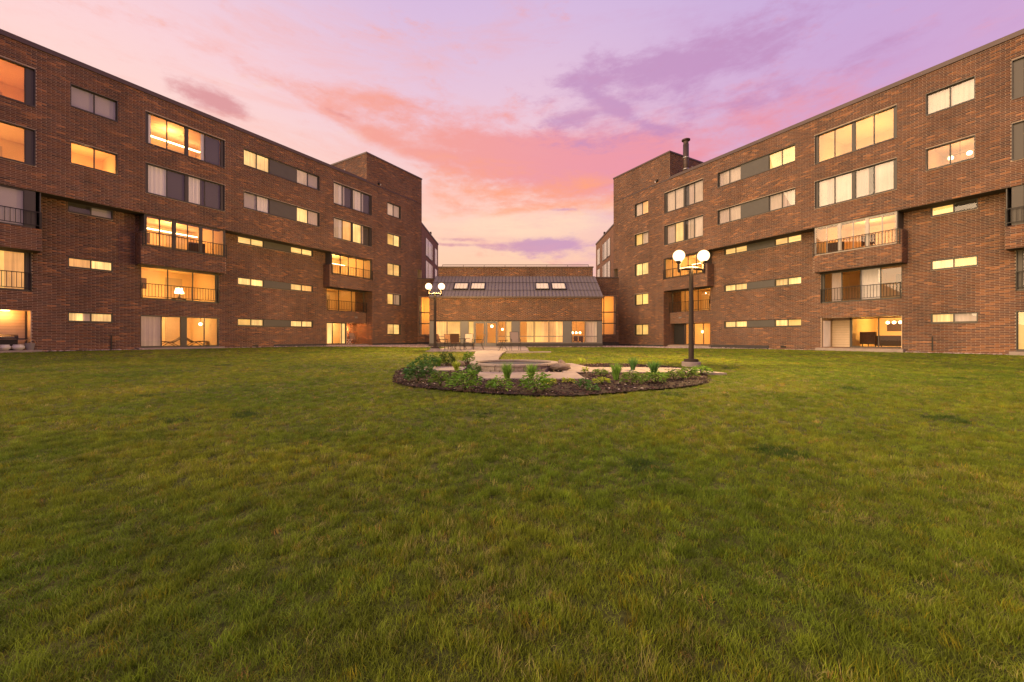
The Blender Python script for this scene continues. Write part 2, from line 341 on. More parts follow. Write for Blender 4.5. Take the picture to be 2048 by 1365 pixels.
class Bricks:
    """brick faces of one building: real blocks standing proud of a mortar sheet"""
    def __init__(s, m, S, zb, seed=0): s.m = m; s.S = S; s.zb = zb; s.P = []; s.mort = MB(); s.seed = seed
    def conv(s, p): return (s.m*s.S(p[0]), p[1], p[2]-s.zb)
    def wall(s, frame, u0, u1, v0, v1, holes=(), pickable=False):
        fn, flip = frame; flip = flip ^ (s.m < 0)
        us = sorted({u0, u1, *[min(max(h, u0), u1) for q in holes for h in q[:2]]}); vs = sorted({v0, v1, *[min(max(h, v0), v1) for q in holes for h in q[2:]]})
        inh = lambda a, b_: any(q[0] < a < q[1] and q[2] < b_ < q[3] for q in holes)
        for i in range(len(us)-1):
            for j in range(len(vs)-1):
                if inh((us[i]+us[i+1])/2, (vs[j]+vs[j+1])/2): continue
                q = [fn(us[i], vs[j], -.004), fn(us[i+1], vs[j], -.004), fn(us[i+1], vs[j+1], -.004), fn(us[i], vs[j+1], -.004)]
                q = [s.conv(p) for p in q]; s.mort.quad(*(q[::-1] if flip else q))
        k0 = math.floor((v0+2)/.078); pit = BH+JT
        rows = []
        for k in range(k0-1, int((v1+2)/pit)+2):
            a = k*pit-2; b_ = a+BH; a2 = max(a, v0); b2 = min(b_, v1)
            if b2-a2 < .02: continue
            hs = [q for q in holes if q[2] < b2-.012 and q[3] > a2+.012]
            cl = [(a2, b2)]
            # trim rows that straddle a sill or head
            off = (k % 2)*(BL+JT)/2; i0 = math.floor((u0-off)/(BL+JT)); i1 = math.ceil((u1-off)/(BL+JT))
            for i in range(i0, i1+1):
                segs = [(max(off+i*(BL+JT), u0), min(off+i*(BL+JT)+BL, u1))]
                for q in hs:
                    out = []
                    for (p0, p1) in segs:
                        if q[1] <= p0 or q[0] >= p1: out.append((p0, p1)); continue
                        if q[0] > p0: out.append((p0, q[0]))
                        if q[1] < p1: out.append((q[1], p1))
                    segs = out
                for (p0, p1) in segs:
                    if p1-p0 > .035: rows.append((p0, p1, a2, b2, 1 if (p1-p0 > BL-.002 and b2-a2 > BH-.002) else 0))
        if rows: s.P.append((np.array(rows), fn, flip, pickable))
    def finish(s, parent, pick=0, campos=None):
        V = []; T = []; F = []; n0 = 0; cand = []
        for gi, (rows, fn, flip, pickable) in enumerate(s.P):
            tn_ = brick_tone((rows[:, 0]+rows[:, 1])/2, (rows[:, 2]+rows[:, 3])/2, s.seed)
            keep = np.ones(len(rows), bool)
            if pickable and pick:
                for i in np.nonzero(rows[:, 4])[0]:
                    p = parent.matrix_basis @ Vector(s.conv(fn((rows[i, 0]+rows[i, 1])/2, (rows[i, 2]+rows[i, 3])/2, 0)))
                    if p.y > 1 and abs(p.x/p.y) < 1.27: cand.append((p.x**2+p.y**2+(p.z-EYE)**2, gi, i))
        cand.sort(); chosen = {}
        for q in cand[:pick]: chosen.setdefault(q[1], set()).add(q[2])
        protos = {}
        for gi, (rows, fn, flip, pickable) in enumerate(s.P):
            tn_ = brick_tone((rows[:, 0]+rows[:, 1])/2, (rows[:, 2]+rows[:, 3])/2, s.seed)
            ch = chosen.get(gi, set())
            for i in ch:
                ti = i % 24
                if (ti, gi) not in protos:
                    b_ = MB(); fx = s.m*abs(s.S(1)-s.S(0)); hw = BL/2*abs(fx); b_.cur = tuple(tn_[i]); b_.box(-hw, hw, .001, .0055, -BH/2, BH/2)
                    protos[(ti, gi)] = b_.build('brick', 'brick', parent, tone=True); o = protos[(ti, gi)]
                else:
                    o = protos[(ti, gi)].copy(); COL.objects.link(o); o.parent = parent
                c_ = s.conv(fn((rows[i, 0]+rows[i, 1])/2, (rows[i, 2]+rows[i, 3])/2, 0)); o.location = (c_[0], c_[1]-.001+random.uniform(-.0015, .0015), c_[2])
            idx = [i for i in range(len(rows)) if i not in ch]; rr = rows[idx]; tt = tn_[idx]
            w = .0+.002*(rng.random(len(rr))-.5)
            for (a, b_, c_, d_, _), ww in zip(rr, w):
                for (uu, vv) in ((a, c_), (b_, c_), (b_, d_), (a, d_)): V.append(s.conv(fn(uu, vv, ww)))
                for (uu, vv) in ((a, c_), (b_, c_), (b_, d_), (a, d_)): V.append(s.conv(fn(uu, vv, -.0045)))
            T.append(np.repeat(tt, 8, axis=0)); n = len(rr)
            base_ = n0+8*np.arange(n)[:, None]
            fl = np.array([[0, 1, 2, 3], [4, 5, 1, 0], [5, 6, 2, 1], [6, 7, 3, 2], [7, 4, 0, 3]])
            if flip: fl = fl[:, ::-1]
            for q in fl: F.append(base_+q[None, :])
            n0 += 8*n
        F = np.concatenate(F); me_ = bpy.data.meshes.new('brickwork'); me_.vertices.add(len(V)); me_.vertices.foreach_set('co', np.array(V, np.float32).ravel())
        me_.loops.add(F.size); me_.loops.foreach_set('vertex_index', F.ravel().astype(np.int32)); me_.polygons.add(len(F)); me_.polygons.foreach_set('loop_start', np.arange(0, F.size, 4, dtype=np.int32))
        me_.update(calc_edges=True); me_.validate()
        a = me_.attributes.new('tone', 'FLOAT_COLOR', 'POINT'); T = np.concatenate(T); a.data.foreach_set('color', np.c_[T, np.ones(len(T))].astype(np.float32).ravel())
        me_.materials.append(MAT['brick']); o = bpy.data.objects.new('brickwork', me_); COL.objects.link(o); o.parent = parent; o['kind'] = 'stuff'
        s.mort.build('wall', 'mortar', parent)
def FA(D): return (lambda u, v_, w: (u, D-w, v_), False)          # facade at depth D
def FB(Sx): return (lambda u, v_, w: (Sx-w, u, v_), True)         # return wall facing the near end
def FC(Sx): return (lambda u, v_, w: (Sx+w, u, v_), False)        # return wall facing the far end

# ------------------------------------------------------------------ one wing of the apartment block
class Wing:
    def __init__(s, side):
        s.side = side
        if side == 'L':
            s.m = 1; s.S = lambda q: q; s.ang = math.atan2(CL, SL); s.O = (-XL+12*SL, 12*CL); s.dz = 0.0; s.top = 15.85; s.zb = -.70
            s.u = (SL, CL)
        else:
            s.m = -1; s.S = lambda q: .9835*q-.87; s.ang = -math.atan2(CR, SR); s.O = (XR-12*SR, 12*CR); s.dz = -.05; s.top = 15.66; s.zb = -.85
            s.u = (-SR, CR)
        rz = math.atan2(s.m*s.u[1], s.m*s.u[0])
        s.root = empty('apartment_building', (s.O[0], s.O[1], EYE+s.zb+s.dz), rz,
                       ('five storey brown brick apartment wing left of the lawn, with corner tower' if side == 'L' else
                        'five storey orange-lit brick apartment wing right of the lawn, metal flue on its roof'), 'building')
        s.root.matrix_basis = Matrix.Translation((s.O[0], s.O[1], EYE+s.zb+s.dz)) @ Matrix.Rotation(rz, 4, 'Z')
    def X(s, q): return s.m*s.S(q)
    def box(s, mb, s0, s1, d0, d1, z0, z1): mb.box(s.X(s0), s.X(s1), d0, d1, z0-s.zb, z1-s.zb)
    def world(s, q, d, z): return s.root.matrix_basis @ Vector((s.X(q), d, z-s.zb))
    def one(s, name, mt, *bx, parent=None):
        b_ = MB()
        for q in bx: s.box(b_, *q)
        return b_.build(name, mt, parent or s.root)
    def cloth(s, parent, kind, s0, s1, z0, z1, d):
        """curtain with folds, or a slatted blind"""
        nm = {'W': 'curtain', 'O': 'curtain', 'Y': 'roller_blind', 'B': 'blind', 'C': 'vertical_blind', 'Q': 'curtain', 'G': 'roller_blind', 'V': 'curtain', 'D': 'screen'}[kind]
        mt = {'G': 'grey_cloth', 'V': 'white_cloth', 'D': 'dark_cloth'}.get(kind, kind)
        b_ = MB()
        if kind in 'WOCQV':
            n = max(6, int((s1-s0)/.055)); am = .022
            P = [(s0+(s1-s0)*i/n, d+am*math.sin(i*1.9+s0*7)+.008*math.sin(i*.7)) for i in range(n+1)]
            for (a, da), (c_, db) in zip(P[:-1], P[1:]):
                q = [(s.X(a), da, z0-s.zb), (s.X(c_), db, z0-s.zb), (s.X(c_), db, z1-s.zb), (s.X(a), da, z1-s.zb)]
                b_.quad(*(q if s.m > 0 else q[::-1]))
        elif kind == 'B':
            n = max(4, int((z1-z0)/.055))
            for i in range(n):
                za = z0+(z1-z0)*i/n; zb_ = z0+(z1-z0)*(i+.8)/n
                q = [(s.X(s0), d, za-s.zb), (s.X(s1), d, za-s.zb), (s.X(s1), d+.02, zb_-s.zb), (s.X(s0), d+.02, zb_-s.zb)]; b_.quad(*(q if s.m > 0 else q[::-1]))
            s.box(b_, s0, s1, d+.03, d+.035, z0, z1)
        else:
            s.box(b_, s0, s1, d, d+.01, z0, z1)
        return b_.build(nm, mt, parent)
    def window(s, s0, s1, z0, z1, d, panes, rev=.12, endp=(0, 0), rail=0, trim='frame'):
        """opening s0..s1 in a wall whose face is at depth d; panes: list of (width weight, cloth kind or R or P) ; '|' = wide mullion"""
        fr_ = MB(); dg = d+rev
        s.box(fr_, s0-.002, s0+.03, d+.004, dg+.09, z0, z1); s.box(fr_, s1-.03, s1+.002, d+.004, dg+.09, z0, z1)
        s.box(fr_, s0+.03, s1-.03, d+.004, dg+.09, z1-.03, z1+.002); s.box(fr_, s0+.03, s1-.03, d-.02, dg+.09, z0-.035, z0+.03)
        a = s0+.03+endp[0]; e = s1-.03-endp[1]
        if endp[0]: s.box(fr_, s0+.03, a, dg-.03, dg+.06, z0+.03, z1-.03)
        if endp[1]: s.box(fr_, e, s1-.03, dg-.03, dg+.06, z0+.03, z1-.03)
        wide = .14; n_w = sum(1 for q in panes if q == '|'); cells = [q for q in panes if q != '|']
        tot = sum(q[0] for q in cells); span = e-a-n_w*wide; x = a; lay = []
        for q in panes:
            if q == '|': s.box(fr_, x, x+wide, dg-.02, dg+.06, z0+.03, z1-.03); x += wide; continue
            w = span*q[0]/tot; lay.append((x, x+w, q[1])); x += w
        for (p0, p1, k) in lay:
            if k == 'P': continue
            t_ = .026
            s.box(fr_, p0, p0+t_, dg, dg+.05, z0+.03, z1-.03); s.box(fr_, p1-t_, p1, dg, dg+.05, z0+.03, z1-.03)
            s.box(fr_, p0+t_, p1-t_, dg, dg+.05, z1-.03-t_, z1-.03); s.box(fr_, p0+t_, p1-t_, dg, dg+.05, z0+.03, z0+.03+t_)
        w_ = fr_.build('window', trim, s.root)
        for (p0, p1, k) in lay:
            if k == 'P':
                s.one('infill_panel', 'grey_panel', (p0, p1, dg-.045, dg+.05, z0+.03, z1-.03), parent=w_); continue
            s.one('pane', 'glass', (p0+.024, p1-.024, dg+.02, dg+.026, z0+.054, z1-.054), parent=w_)
            for j, kk in enumerate(k):
                if kk == 'R': continue
                L_ = len(k); s.cloth(w_, kk, p0+(p1-p0)*j/L_, p0+(p1-p0)*(j+1)/L_, z0+.03, z1-.03, dg+.13)
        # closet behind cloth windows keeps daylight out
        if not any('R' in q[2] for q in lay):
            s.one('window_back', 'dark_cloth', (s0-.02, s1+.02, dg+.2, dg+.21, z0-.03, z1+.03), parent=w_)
        return w_
    def railing(s, s0, s1, zt, zbm, d, n, ret=0):
        b_ = MB(); s.box(b_, s0, s1, d-.02, d+.02, zt-.035, zt); s.box(b_, s0, s1, d-.015, d+.015, zbm, zbm+.03)
        for q in (s0, s1): s.box(b_, q-.02, q+.02, d-.021, d+.021, zbm-.12, zt+.001)
        if ret:
            for q in (s0, s1): s.box(b_, q-.015, q+.015, d+.02, d+ret, zt-.03, zt-.002)
        r_ = b_.build('railing', 'dark_metal', s.root); first = None
        for i in range(1, n):
            x = s0+(s1-s0)*i/n
            if first is None: first = s.one('baluster', 'dark_metal', (x-.009, x+.009, d-.009, d+.009, zbm+.03, zt-.035), parent=r_); x0 = x
            else:
                o = first.copy(); COL.objects.link(o); o.parent = r_; o.location = (s.X(x)-s.X(x0), 0, 0)
        return r_
    def room(s, s0, s1, z0, z1, d0, d1, power=60, col=(1, .52, .17), paint='room_paint', strip=None, lz=None, ls=None):
        x0, x1 = s.X(s0), s.X(s1); z0 -= s.zb; z1 -= s.zb; b_ = MB()
        if x0 > x1: x0, x1 = x1, x0
        b_.quad((x0, d1, z0), (x1, d1, z0), (x1, d1, z1), (x0, d1, z1)); b_.quad((x0, d0, z0), (x0, d1, z0), (x0, d1, z1), (x0, d0, z1))
        b_.quad((x1, d1, z0), (x1, d0, z0), (x1, d0, z1), (x1, d1, z1)); b_.quad((x0, d0, z1), (x0, d1, z1), (x1, d1, z1), (x1, d0, z1))
        b_.quad((x0, d0, z0), (x1, d0, z0), (x1, d1, z0), (x0, d1, z0))
        r_ = b_.build('room', paint, s.root)
        # inner door and picture on the back wall
        w = x1-x0
        if w > 2.2 and z1-z0 > 1.4:
            q = MB(); q.box(x0+w*.62, x0+w*.62+.9, d1-.04, d1-.002, z0, z0+min(2.05, (z1-z0)*.86)); q.build('inner_door', 'siding', r_)
            q = MB(); q.box(x0+w*.2, x0+w*.2+.7, d1-.04, d1-.002, z0+(z1-z0)*.5, z0+(z1-z0)*.78); q.build('picture', 'furniture', r_)
        if power:
            l = bpy.data.lights.new('room_lamp', 'POINT'); l.energy = power*1.35; l.color = col; l.shadow_soft_size = .12
            o = bpy.data.objects.new('room_lamp', l); COL.objects.link(o); o.parent = s.root
            o.location = (s.X(ls) if ls else (x0+x1)/2, (d0+d1)/2+.2, (lz-s.zb) if lz is not None else z1-.45)
        if strip is not None:
            q = MB(); zs = strip-s.zb; q.box(x0+.15, x1-.15, d1-1.0, d1-.85, zs, zs+.05); q.build('ceiling_light', 'strip', s.root)
        return r_

def build_wing(side):
    w = Wing(side); Lw = side == 'L'; bk = Bricks(w.m, w.S, w.zb, 0 if Lw else 5)
    S0, SE, ST, SR_ = 2.6, 34.2, 27.56, 28.19
    zb = w.zb-.25; TOP = 13.27; UP = 6.73
    NB = (5.5, 9.27); MBY = (13.12, 16.92); FBY = (24.45, 28.12)
    up = []; low = []; bay_l = (NB[0], NB[1]), (MBY[0], MBY[1]), (FBY[0], FBY[1])
    zl5, zl4 = (10.57, 12.29), (7.88, 9.51)
    for a, b_ in bay_l: up += [(a, b_, *zl5), (a, b_, *zl4)]
    up += [(10.35, 12.03, 11.17, 12.26), (10.35, 12.03, 8.42, 9.5), (17.98, 23.27, 11.18, 12.27), (17.98, 23.27, 8.42, 9.5)]
    ends = [(29.83, 31.47, a, b_) for a, b_ in ((11.1, 12.28), (8.43, 9.5), (5.69, 6.8), (3.02, 4.03), (.30, 1.27))]
    bk.wall(FA(0), S0, SE, UP, TOP, up+ends, True)
    bk.wall(FA(0), SR_, 33.62, zb, UP, ends)
    bk.wall(FA(0), ST, SE, TOP+.02, w.top-.12)
    bk.wall(FB(ST), 0, 9, TOP-.3, w.top-.12)
    bk.wall(FC(SE), 0, 9, zb, w.top-.12)
    D = .8
    lowh = [(10.42, 12.05, 6.24, 6.72), (10.42, 12.05, 3.5, 4.0), (10.42, 12.05, .8, 1.28), (18.0, 23.25, 6.24, 6.72), (18.0, 23.25, 3.5, 4.0), (18.0, 23.25, .8, 1.28)]
    bays = [(5.5, 9.27), (13.15, 16.93), (24.4, 28.19)]
    for i, (a, b_) in enumerate(bays):
        lowh += [(a, b_, 5.0, 6.73), (a, b_, 2.2, 4.0), (a, b_, -.52, 1.26)]
    bk.wall(FA(D), S0, SR_, zb, UP, lowh, True)
    bk.wall(FB(SR_), 0, D-.008, zb, UP); 
    # projecting parapet boxes under the third-floor bays
    for i, (a, b_) in enumerate(((5.3, 9.45), (12.93, 16.98), (24.1, 28.19))):
        bk.wall(FA(0), a, b_, 4.0, 5.0, (), True)
        bk.wall(FA(0), a, a+.17, 5.0, 5.72)
        bk.wall(FB(a), 0, D-.008, 4.0, 5.72)
        if i < 2: bk.wall(FC(b_), 0, D-.008, 4.0, 5.0)
        w.one('parapet', 'soffit', (a+.01, b_-.01, .012, D, 3.985, 4.0), (a+.01, b_-.01, .01, D, 4.985, 5.0), (a+.012, a+.17, .012, D-.01, 5.70, 5.72))
        w.one('window_surround', 'grey_panel', (a+.172, a+.21, .07, D, 5.001, UP-.02)); w.one('window_surround', 'grey_panel', (b_-.05, b_-.012, .07, D, 5.001, UP-.02))
    w.one('soffit', 'soffit', (S0, SR_, .012, D+.02, UP-.012, UP+.02))
    w.one('coping', 'coping', (S0-.05, ST-.001, -.05, .35, TOP-.02, 13.47), (ST, SE-.7, -.02, -.001, TOP-.01, 13.36))
    w.one('tower_coping', 'coping', (ST-.04, SE+.04, -.04, .3, w.top-.13, w.top), (ST-.04, ST+.28, .3, 9.04, w.top-.13, w.top), (SE-.28, SE+.04, .3, 9.04, w.top-.13, w.top))
    w.one('roof', 'roof_deck', (S0, SE-.02, .1, 12, TOP-.3, TOP-.25), (ST+.05, SE-.05, .1, 9, w.top-.5, w.top-.4), (S0, SE-.02, 11.9, 12, zb, TOP-.2), (S0-.02, S0, .81, 12, zb, TOP-.2))
    w.one('plinth', 'plinth', (SR_+.02, 33.6, -.04, -.009, zb, -.47 if Lw else -.55)); w.one('plinth', 'plinth', (20.3 if Lw else 20.0, 24.35, D-.06, D-.009, zb, -.47))
    # ---- windows of the two top floors
    if Lw:
        w.window(*NB, *zl5, 0, [(1, 'R'), (1, 'R'), (1, 'R')], endp=(0, .26)); w.room(5.3, 9.5, 10.2, 12.75, .3, 4, 95, (1, .42, .13), lz=10.9)
        w.window(*NB, *zl4, 0, [(1, 'R'), (1, 'R'), (1, 'R')], endp=(0, .26)); w.room(5.3, 9.5, 7.5, 9.95, .3, 4, 110, (1, .55, .18), lz=8.2)
        w.window(*MBY, *zl5, 0, [(1, 'VRRRR'), (1, 'R'), '|', (1, 'RRRRV'), (1, 'D')], endp=(.1, .15)); w.room(13, 17, 10.2, 12.75, .3, 4.2, 90, (1, .5, .18), strip=12.28)
        w.window(*MBY, *zl4, 0, [(1, 'V'), (1, 'D'), '|', (1, 'VVVD'), (1, 'D')], endp=(.1, .15))
        w.window(*FBY, *zl5, 0, [(1, 'CCV'), (1, 'GDD'), '|', (1, 'CVV'), (1, 'GDD')], endp=(0, .12))
        w.window(*FBY, *zl4, 0, [(1, 'CCV'), (1, 'O'), '|', (1, 'W'), (1, 'QDD')], endp=(0, .12))
        w.window(10.35, 12.03, 11.17, 12.26, 0, [(1, 'G'), (1, 'G')]); w.window(10.35, 12.03, 8.42, 9.5, 0, [(1, 'R'), (1, 'R')])
        w.room(10.25, 12.2, 8.1, 9.95, .3, 3.2, 55, (1, .52, .16), lz=8.9)
        w.window(17.98, 23.27, 11.18, 12.27, 0, [(.83, 'W'), (.83, 'W'), (1.95, 'P'), (.86, 'C'), (.86, 'G')]); w.window(17.98, 23.27, 8.42, 9.5, 0, [(.83, 'G'), (.83, 'V'), (1.95, 'P'), (.86, 'W'), (.86, 'Q')])
        ek = [('C', 'C'), ('Y', 'W'), ('B', 'B'), ('Y', 'QC'), ('B', 'B')]
    else:
        w.window(*NB, *zl5, 0, [(1, 'D'), (1, 'D'), (1, 'D')], endp=(0, .3)); w.window(*NB, *zl4, 0, [(1, 'D'), (1, 'D'), (1, 'D')], endp=(0, .3))
        w.window(*MBY, *zl5, 0, [(1, 'R'), (1, 'R'), '|', (1, 'R'), (1, 'R')], endp=(.12, .12)); w.room(13, 17, 10.2, 12.75, .3, 4.2, 120, (1, .62, .2), lz=10.7)
        w.window(*MBY, *zl4, 0, [(1, 'C'), (1, 'DQQ'), '|', (1, 'C'), (1, 'QC')], endp=(.12, .12))
        w.window(*FBY, *zl5, 0, [(1, 'C'), (1, 'QQD'), '|', (1, 'C'), (1, 'C')], endp=(0, .15)); w.window(*FBY, *zl4, 0, [(1, 'C'), (1, 'CCCD'), '|', (1, 'W'), (1, 'Q')], endp=(0, .15))
        w.window(10.35, 12.03, 11.17, 12.26, 0, [(1, 'C'), (1, 'C')]); w.window(10.35, 12.03, 8.42, 9.5, 0, [(1, 'R'), (1, 'R')])
        w.room(10.25, 12.2, 8.1, 9.95, .3, 3.2, 15, (1, .5, .22), lz=9.3)
        w.window(17.98, 23.27, 11.18, 12.27, 0, [(.83, 'Y'), (.83, 'Y'), (1.95, 'P'), (.86, 'C'), (.86, 'CCQ')]); w.window(17.98, 23.27, 8.42, 9.5, 0, [(.83, 'CQQ'), (.83, 'C'), (1.95, 'P'), (.86, 'C'), (.86, 'Q')])
        ek = [('O', 'C'), ('C', 'Y'), ('W', 'W'), ('Y', 'Y'), ('Y', 'Y')]
    for q, k in zip(ends, ek): w.window(*q, 0, [(1, k[0]), (1, k[1])])
    # ---- third floor under the overhang
    n3 = [('D', 'G'), ('BB', 'B')] if Lw else [('D', 'Y'), ('B', 'B')]
    w.window(10.42, 12.05, 6.24, 6.72, D, [(1, n3[0][0]), (1, n3[0][1])], rev=.06); w.window(18.0, 23.25, 6.24, 6.72, D, [(.83, 'B'), (.83, 'B'), (1.95, 'P'), (.86, 'B'), (.86, 'B')], rev=.06)
    w.window(10.42, 12.05, 3.5, 4.0, D, [(1, 'O' if Lw else 'Y'), (1, 'W')], rev=.06); w.window(18.0, 23.25, 3.5, 4.0, D, [(.83, 'W'), (.83, 'W'), (1.95, 'P'), (.86, 'W'), (.86, 'O' if Lw else 'W')], rev=.06)
    w.window(10.42, 12.05, .8, 1.28, D, [(1, 'WWQ' if Lw else 'C'), (1, 'W')], rev=.06); w.window(18.0, 23.25, .8, 1.28, D, [(.83, 'Y'), (.83, 'W'), (1.95, 'P'), (.86, 'W'), (.86, 'W')], rev=.06)
    # ---- third floor bays
    RR = [(1, 'R'), (1, 'R'), '|', (1, 'R'), (1, 'R'), '|', (1, 'R'), (1, 'R')]
    w.window(13.15, 16.92, 5.02, 6.70, .05, RR, rev=.03, trim='light_frame' if not Lw else 'frame'); w.room(13.15, 16.92, 4.8, 7.1, .2, 4.4, 105 if Lw else 85, (1, .5, .17), strip=6.65 if Lw else None)
    w.railing(13.0, 16.98, 5.77, 5.06, -.06, 28)
    w.window(24.33, 28.12, 5.02, 6.70, .05, [(1, 'R'), (1, 'R'), (1, 'R'), (1, 'R'), (1, 'R')], rev=.03); w.room(24.3, 28.1, 4.8, 7.1, .2, 4.4, 120, (1, .56, .18), strip=6.5)
    w.railing(24.3, 28.15, 5.77, 5.06, -.06, 26)
    w.window(5.5, 9.27, 5.02, 6.70, .05, [(1, 'GG' if Lw else 'C'), (1, 'G' if Lw else 'C'), (1, 'G' if Lw else 'C')], rev=.03, endp=(0, .3)); w.railing(5.4, 9.42 if Lw else 9.42, 5.77, 5.12, -.06, 27)
    # ---- second floor
    w.window(13.15, 16.93, 2.2, 4.0, D, [(1, 'R'), (1, 'R'), (1, 'R')] if Lw else [(1, 'R'), (1, 'V'), (1, 'R'), (1, 'QQQRR')], rev=.12, endp=(0, .1))
    w.room(13.1, 17, 1.9, 4.3, D+.3, D+4, 120 if Lw else 9, (1, .55, .15), lz=2.9 if Lw else 3.4); w.railing(13.2, 16.9, 3.04, 2.3, D-.05, 26)
    w.window(5.5, 9.27, 2.2, 4.0, D, [(1, 'Y' if Lw else 'Q'), (1, 'Y' if Lw else 'Q'), (1, 'YO' if Lw else 'Q')], rev=.12, endp=(0, .15)); w.railing(5.5, 9.25, 3.04, 2.3, D-.05, 26)
    gd = 1.15
    w.window(24.42, 28.17, 2.2, 4.0, gd-.1, [(1, 'R'), (1, 'R'), (1, 'R')] if Lw else [(1, 'R'), (1, 'R'), (1, 'R')], rev=.05)
    w.room(24.3, 28.2, 1.9, 4.3, gd+.2, gd+4, 40, (1, .55, .15)); w.railing(24.45, 28.15, 3.04, 2.3, D-.05, 24)
    bk.wall(FB(SR_), D, 2.3, zb, UP); w.one('balcony_floor', 'concrete', (24.4, 28.18, D+.01, gd-.09, 2.12, 2.2), (24.4, 28.18, D+.01, gd-.09, 4.0, 4.03))
    # ---- ground floor
    if Lw:
        w.window(13.15, 16.93, -.52, 1.26, D, [(1, 'Q'), (1, 'R'), '|', '|', (1, 'R'), (.8, 'R')], rev=.1, trim='frame'); w.room(13.1, 17.0, -.56, 1.7, D+.3, D+4, 130, (1, .62, .26), lz=1.2)
        w.one('doorstep', 'concrete', (13.0, 17.1, D-.35, D-.01, zb, -.56))
    else:
        # recessed patio: side window, sided wall, glass doors
        w.one('patio_recess', 'siding', (16.9, 16.93, D+.01, 2.2, -.7, 1.3), (13.15, 13.18, D+.01, 2.2, -.7, 1.3), (13.18, 16.9, D+.01, 2.2, 1.265, 1.3))
        for k in range(12):
            z = -.52+k*.15; w.one('siding_board', 'siding', (15.95, 16.88, 2.165-.006*(k % 2), 2.19, z, z+.143))
        w.one('door_jamb', 'frame', (15.88, 15.95, 2.12, 2.2, -.53, 1.26), (13.18, 13.25, 2.12, 2.2, -.53, 1.26))
        w.window(13.25, 15.88, -.52, 1.24, 2.1, [(1, 'R'), (1, 'R')], rev=.02); w.room(13.1, 15.95, -.56, 1.5, 2.25, 6, 130, (1, .58, .16), lz=.9)
        w.one('patio_side_window', 'C', (16.885, 16.898, 1.05, 1.95, -.5, 1.1))
        w.one('patio_slab', 'concrete', (13.0, 17.05, D-.4, 2.2, zb, -.56))
    # near patio
    if Lw:
        w.one('patio_recess', 'siding', (9.24, 9.27, D+.01, 1.55, -.7, 1.3), (5.5, 5.53, D+.01, 1.55, -.7, 1.3), (5.53, 9.24, D+.01, 1.55, 1.265, 1.3))
        for k in range(12):
            z = -.52+k*.15; w.one('siding_board', 'siding', (7.9, 9.22, 1.515-.006*(k % 2), 1.54, z, z+.143))
        w.one('door_jamb', 'frame', (7.8, 7.9, 1.45, 1.55, -.53, 1.26), (9.17, 9.235, 1.46, 1.515, -.53, 1.26))
        w.window(5.53, 7.8, -.52, 1.24, 1.5, [(1, 'Y'), (1, 'Y')], rev=.02)
        l = bpy.data.lights.new('patio_lamp', 'POINT'); l.energy = 42; l.color = (1, .42, .10); l.shadow_soft_size = .06
        o = bpy.data.objects.new('patio_lamp', l); COL.objects.link(o); o.parent = w.root; o.location = (w.X(8.55), 1.2, 1.13-w.zb)
        w.one('ceiling_light', 'bulb', (8.43, 8.67, 1.1, 1.3, 1.235, 1.262))
        w.one('patio_slab', 'concrete', (5.3, 9.5, D-.55, 1.55, zb, -.57))
    else:
        w.window(5.5, 9.27, -.52, 1.26, D, [(1, 'Y'), (1, 'Y'), (1, 'Y')], rev=.1); w.one('patio_slab', 'concrete', (5.3, 9.4, D-.45, D-.01, zb, -.57))
    # far ground floor recess
    rd = 2.1 if Lw else 1.25
    if Lw:
        bk.wall(FA(rd), 26.55, 28.19, zb, 1.3); w.window(24.42, 26.55, -.52, 1.25, 1.3, [(1, 'RW'), (1, 'R'), (.45, 'W')], rev=.05); w.room(24.2, 26.6, -.56, 1.5, 1.45, 5, 90, (1, .66, .3))
        w.one('entry_return', 'siding', (26.55, 26.62, 1.3, rd, -.6, 1.3))
        l = bpy.data.lights.new('patio_lamp', 'POINT'); l.energy = 130; l.color = (1, .36, .09); l.shadow_soft_size = .06
        o = bpy.data.objects.new('patio_lamp', l); COL.objects.link(o); o.parent = w.root; o.location = (w.X(27.05), rd-.25, .75-w.zb)
        w.one('wall_light', 'bulb', (26.97, 27.13, rd-.1, rd-.01, .68, .9))
    else:
        w.window(24.42, 27.0, -.52, 1.25, rd-.05, [(1, 'R'), (1, 'R'), (1, 'R')], rev=.05); w.room(24.2, 27.05, -.56, 1.5, rd+.2, rd+4, 75, (1, .56, .2), lz=.7)
        w.one('service_door', 'dark_metal', (27.1, 28.1, rd-.02, rd+.03, -.52, 1.2)); w.one('entry_lintel', 'soffit', (27.0, 28.18, rd-.04, rd+.0, 1.2, 1.3))
    w.one('entry_ceiling', 'soffit', (24.4, 28.18, D+.01, rd+.1, 1.27, 1.3)); w.one('entry_slab', 'concrete', (24.3, 28.18, D-.3, rd+.4, zb, -.57))
    # small fittings
    o = w.one('security_light', 'dark_metal', (28.75, 28.93, -.16, -.01, 13.45 if Lw else 13.5, 13.6 if Lw else 13.65)); w.one('lens', 'white_cloth', (28.93, 28.99, -.15, -.05, 13.44, 13.54), parent=o)
    w.one('wall_vent', 'dark_metal', (18.9, 19.25, D-.04, D-.008, -.60, -.50)); w.one('exhaust_grille', 'galv', (27.0, 27.25, D-.05, D-.008, 1.66, 1.80)); w.one('drain_pipe', 'dark_metal', (11.95, 12.0, D-.05, D-.01, -.62, .1))
    for k, (p, h) in enumerate(((26.15, .95), (26.6, 1.1))):
        b_ = MB(); b_.tube([(w.X(p), 1.6, TOP-.3-w.zb), (w.X(p), 1.6, TOP+h-w.zb)], .028, 6); b_.build('vent_pipe', 'galv', w.root)
    w.one('roof_curb', 'dark_metal', (26.3, 27.3, .9, 1.9, TOP-.3, TOP+.33))
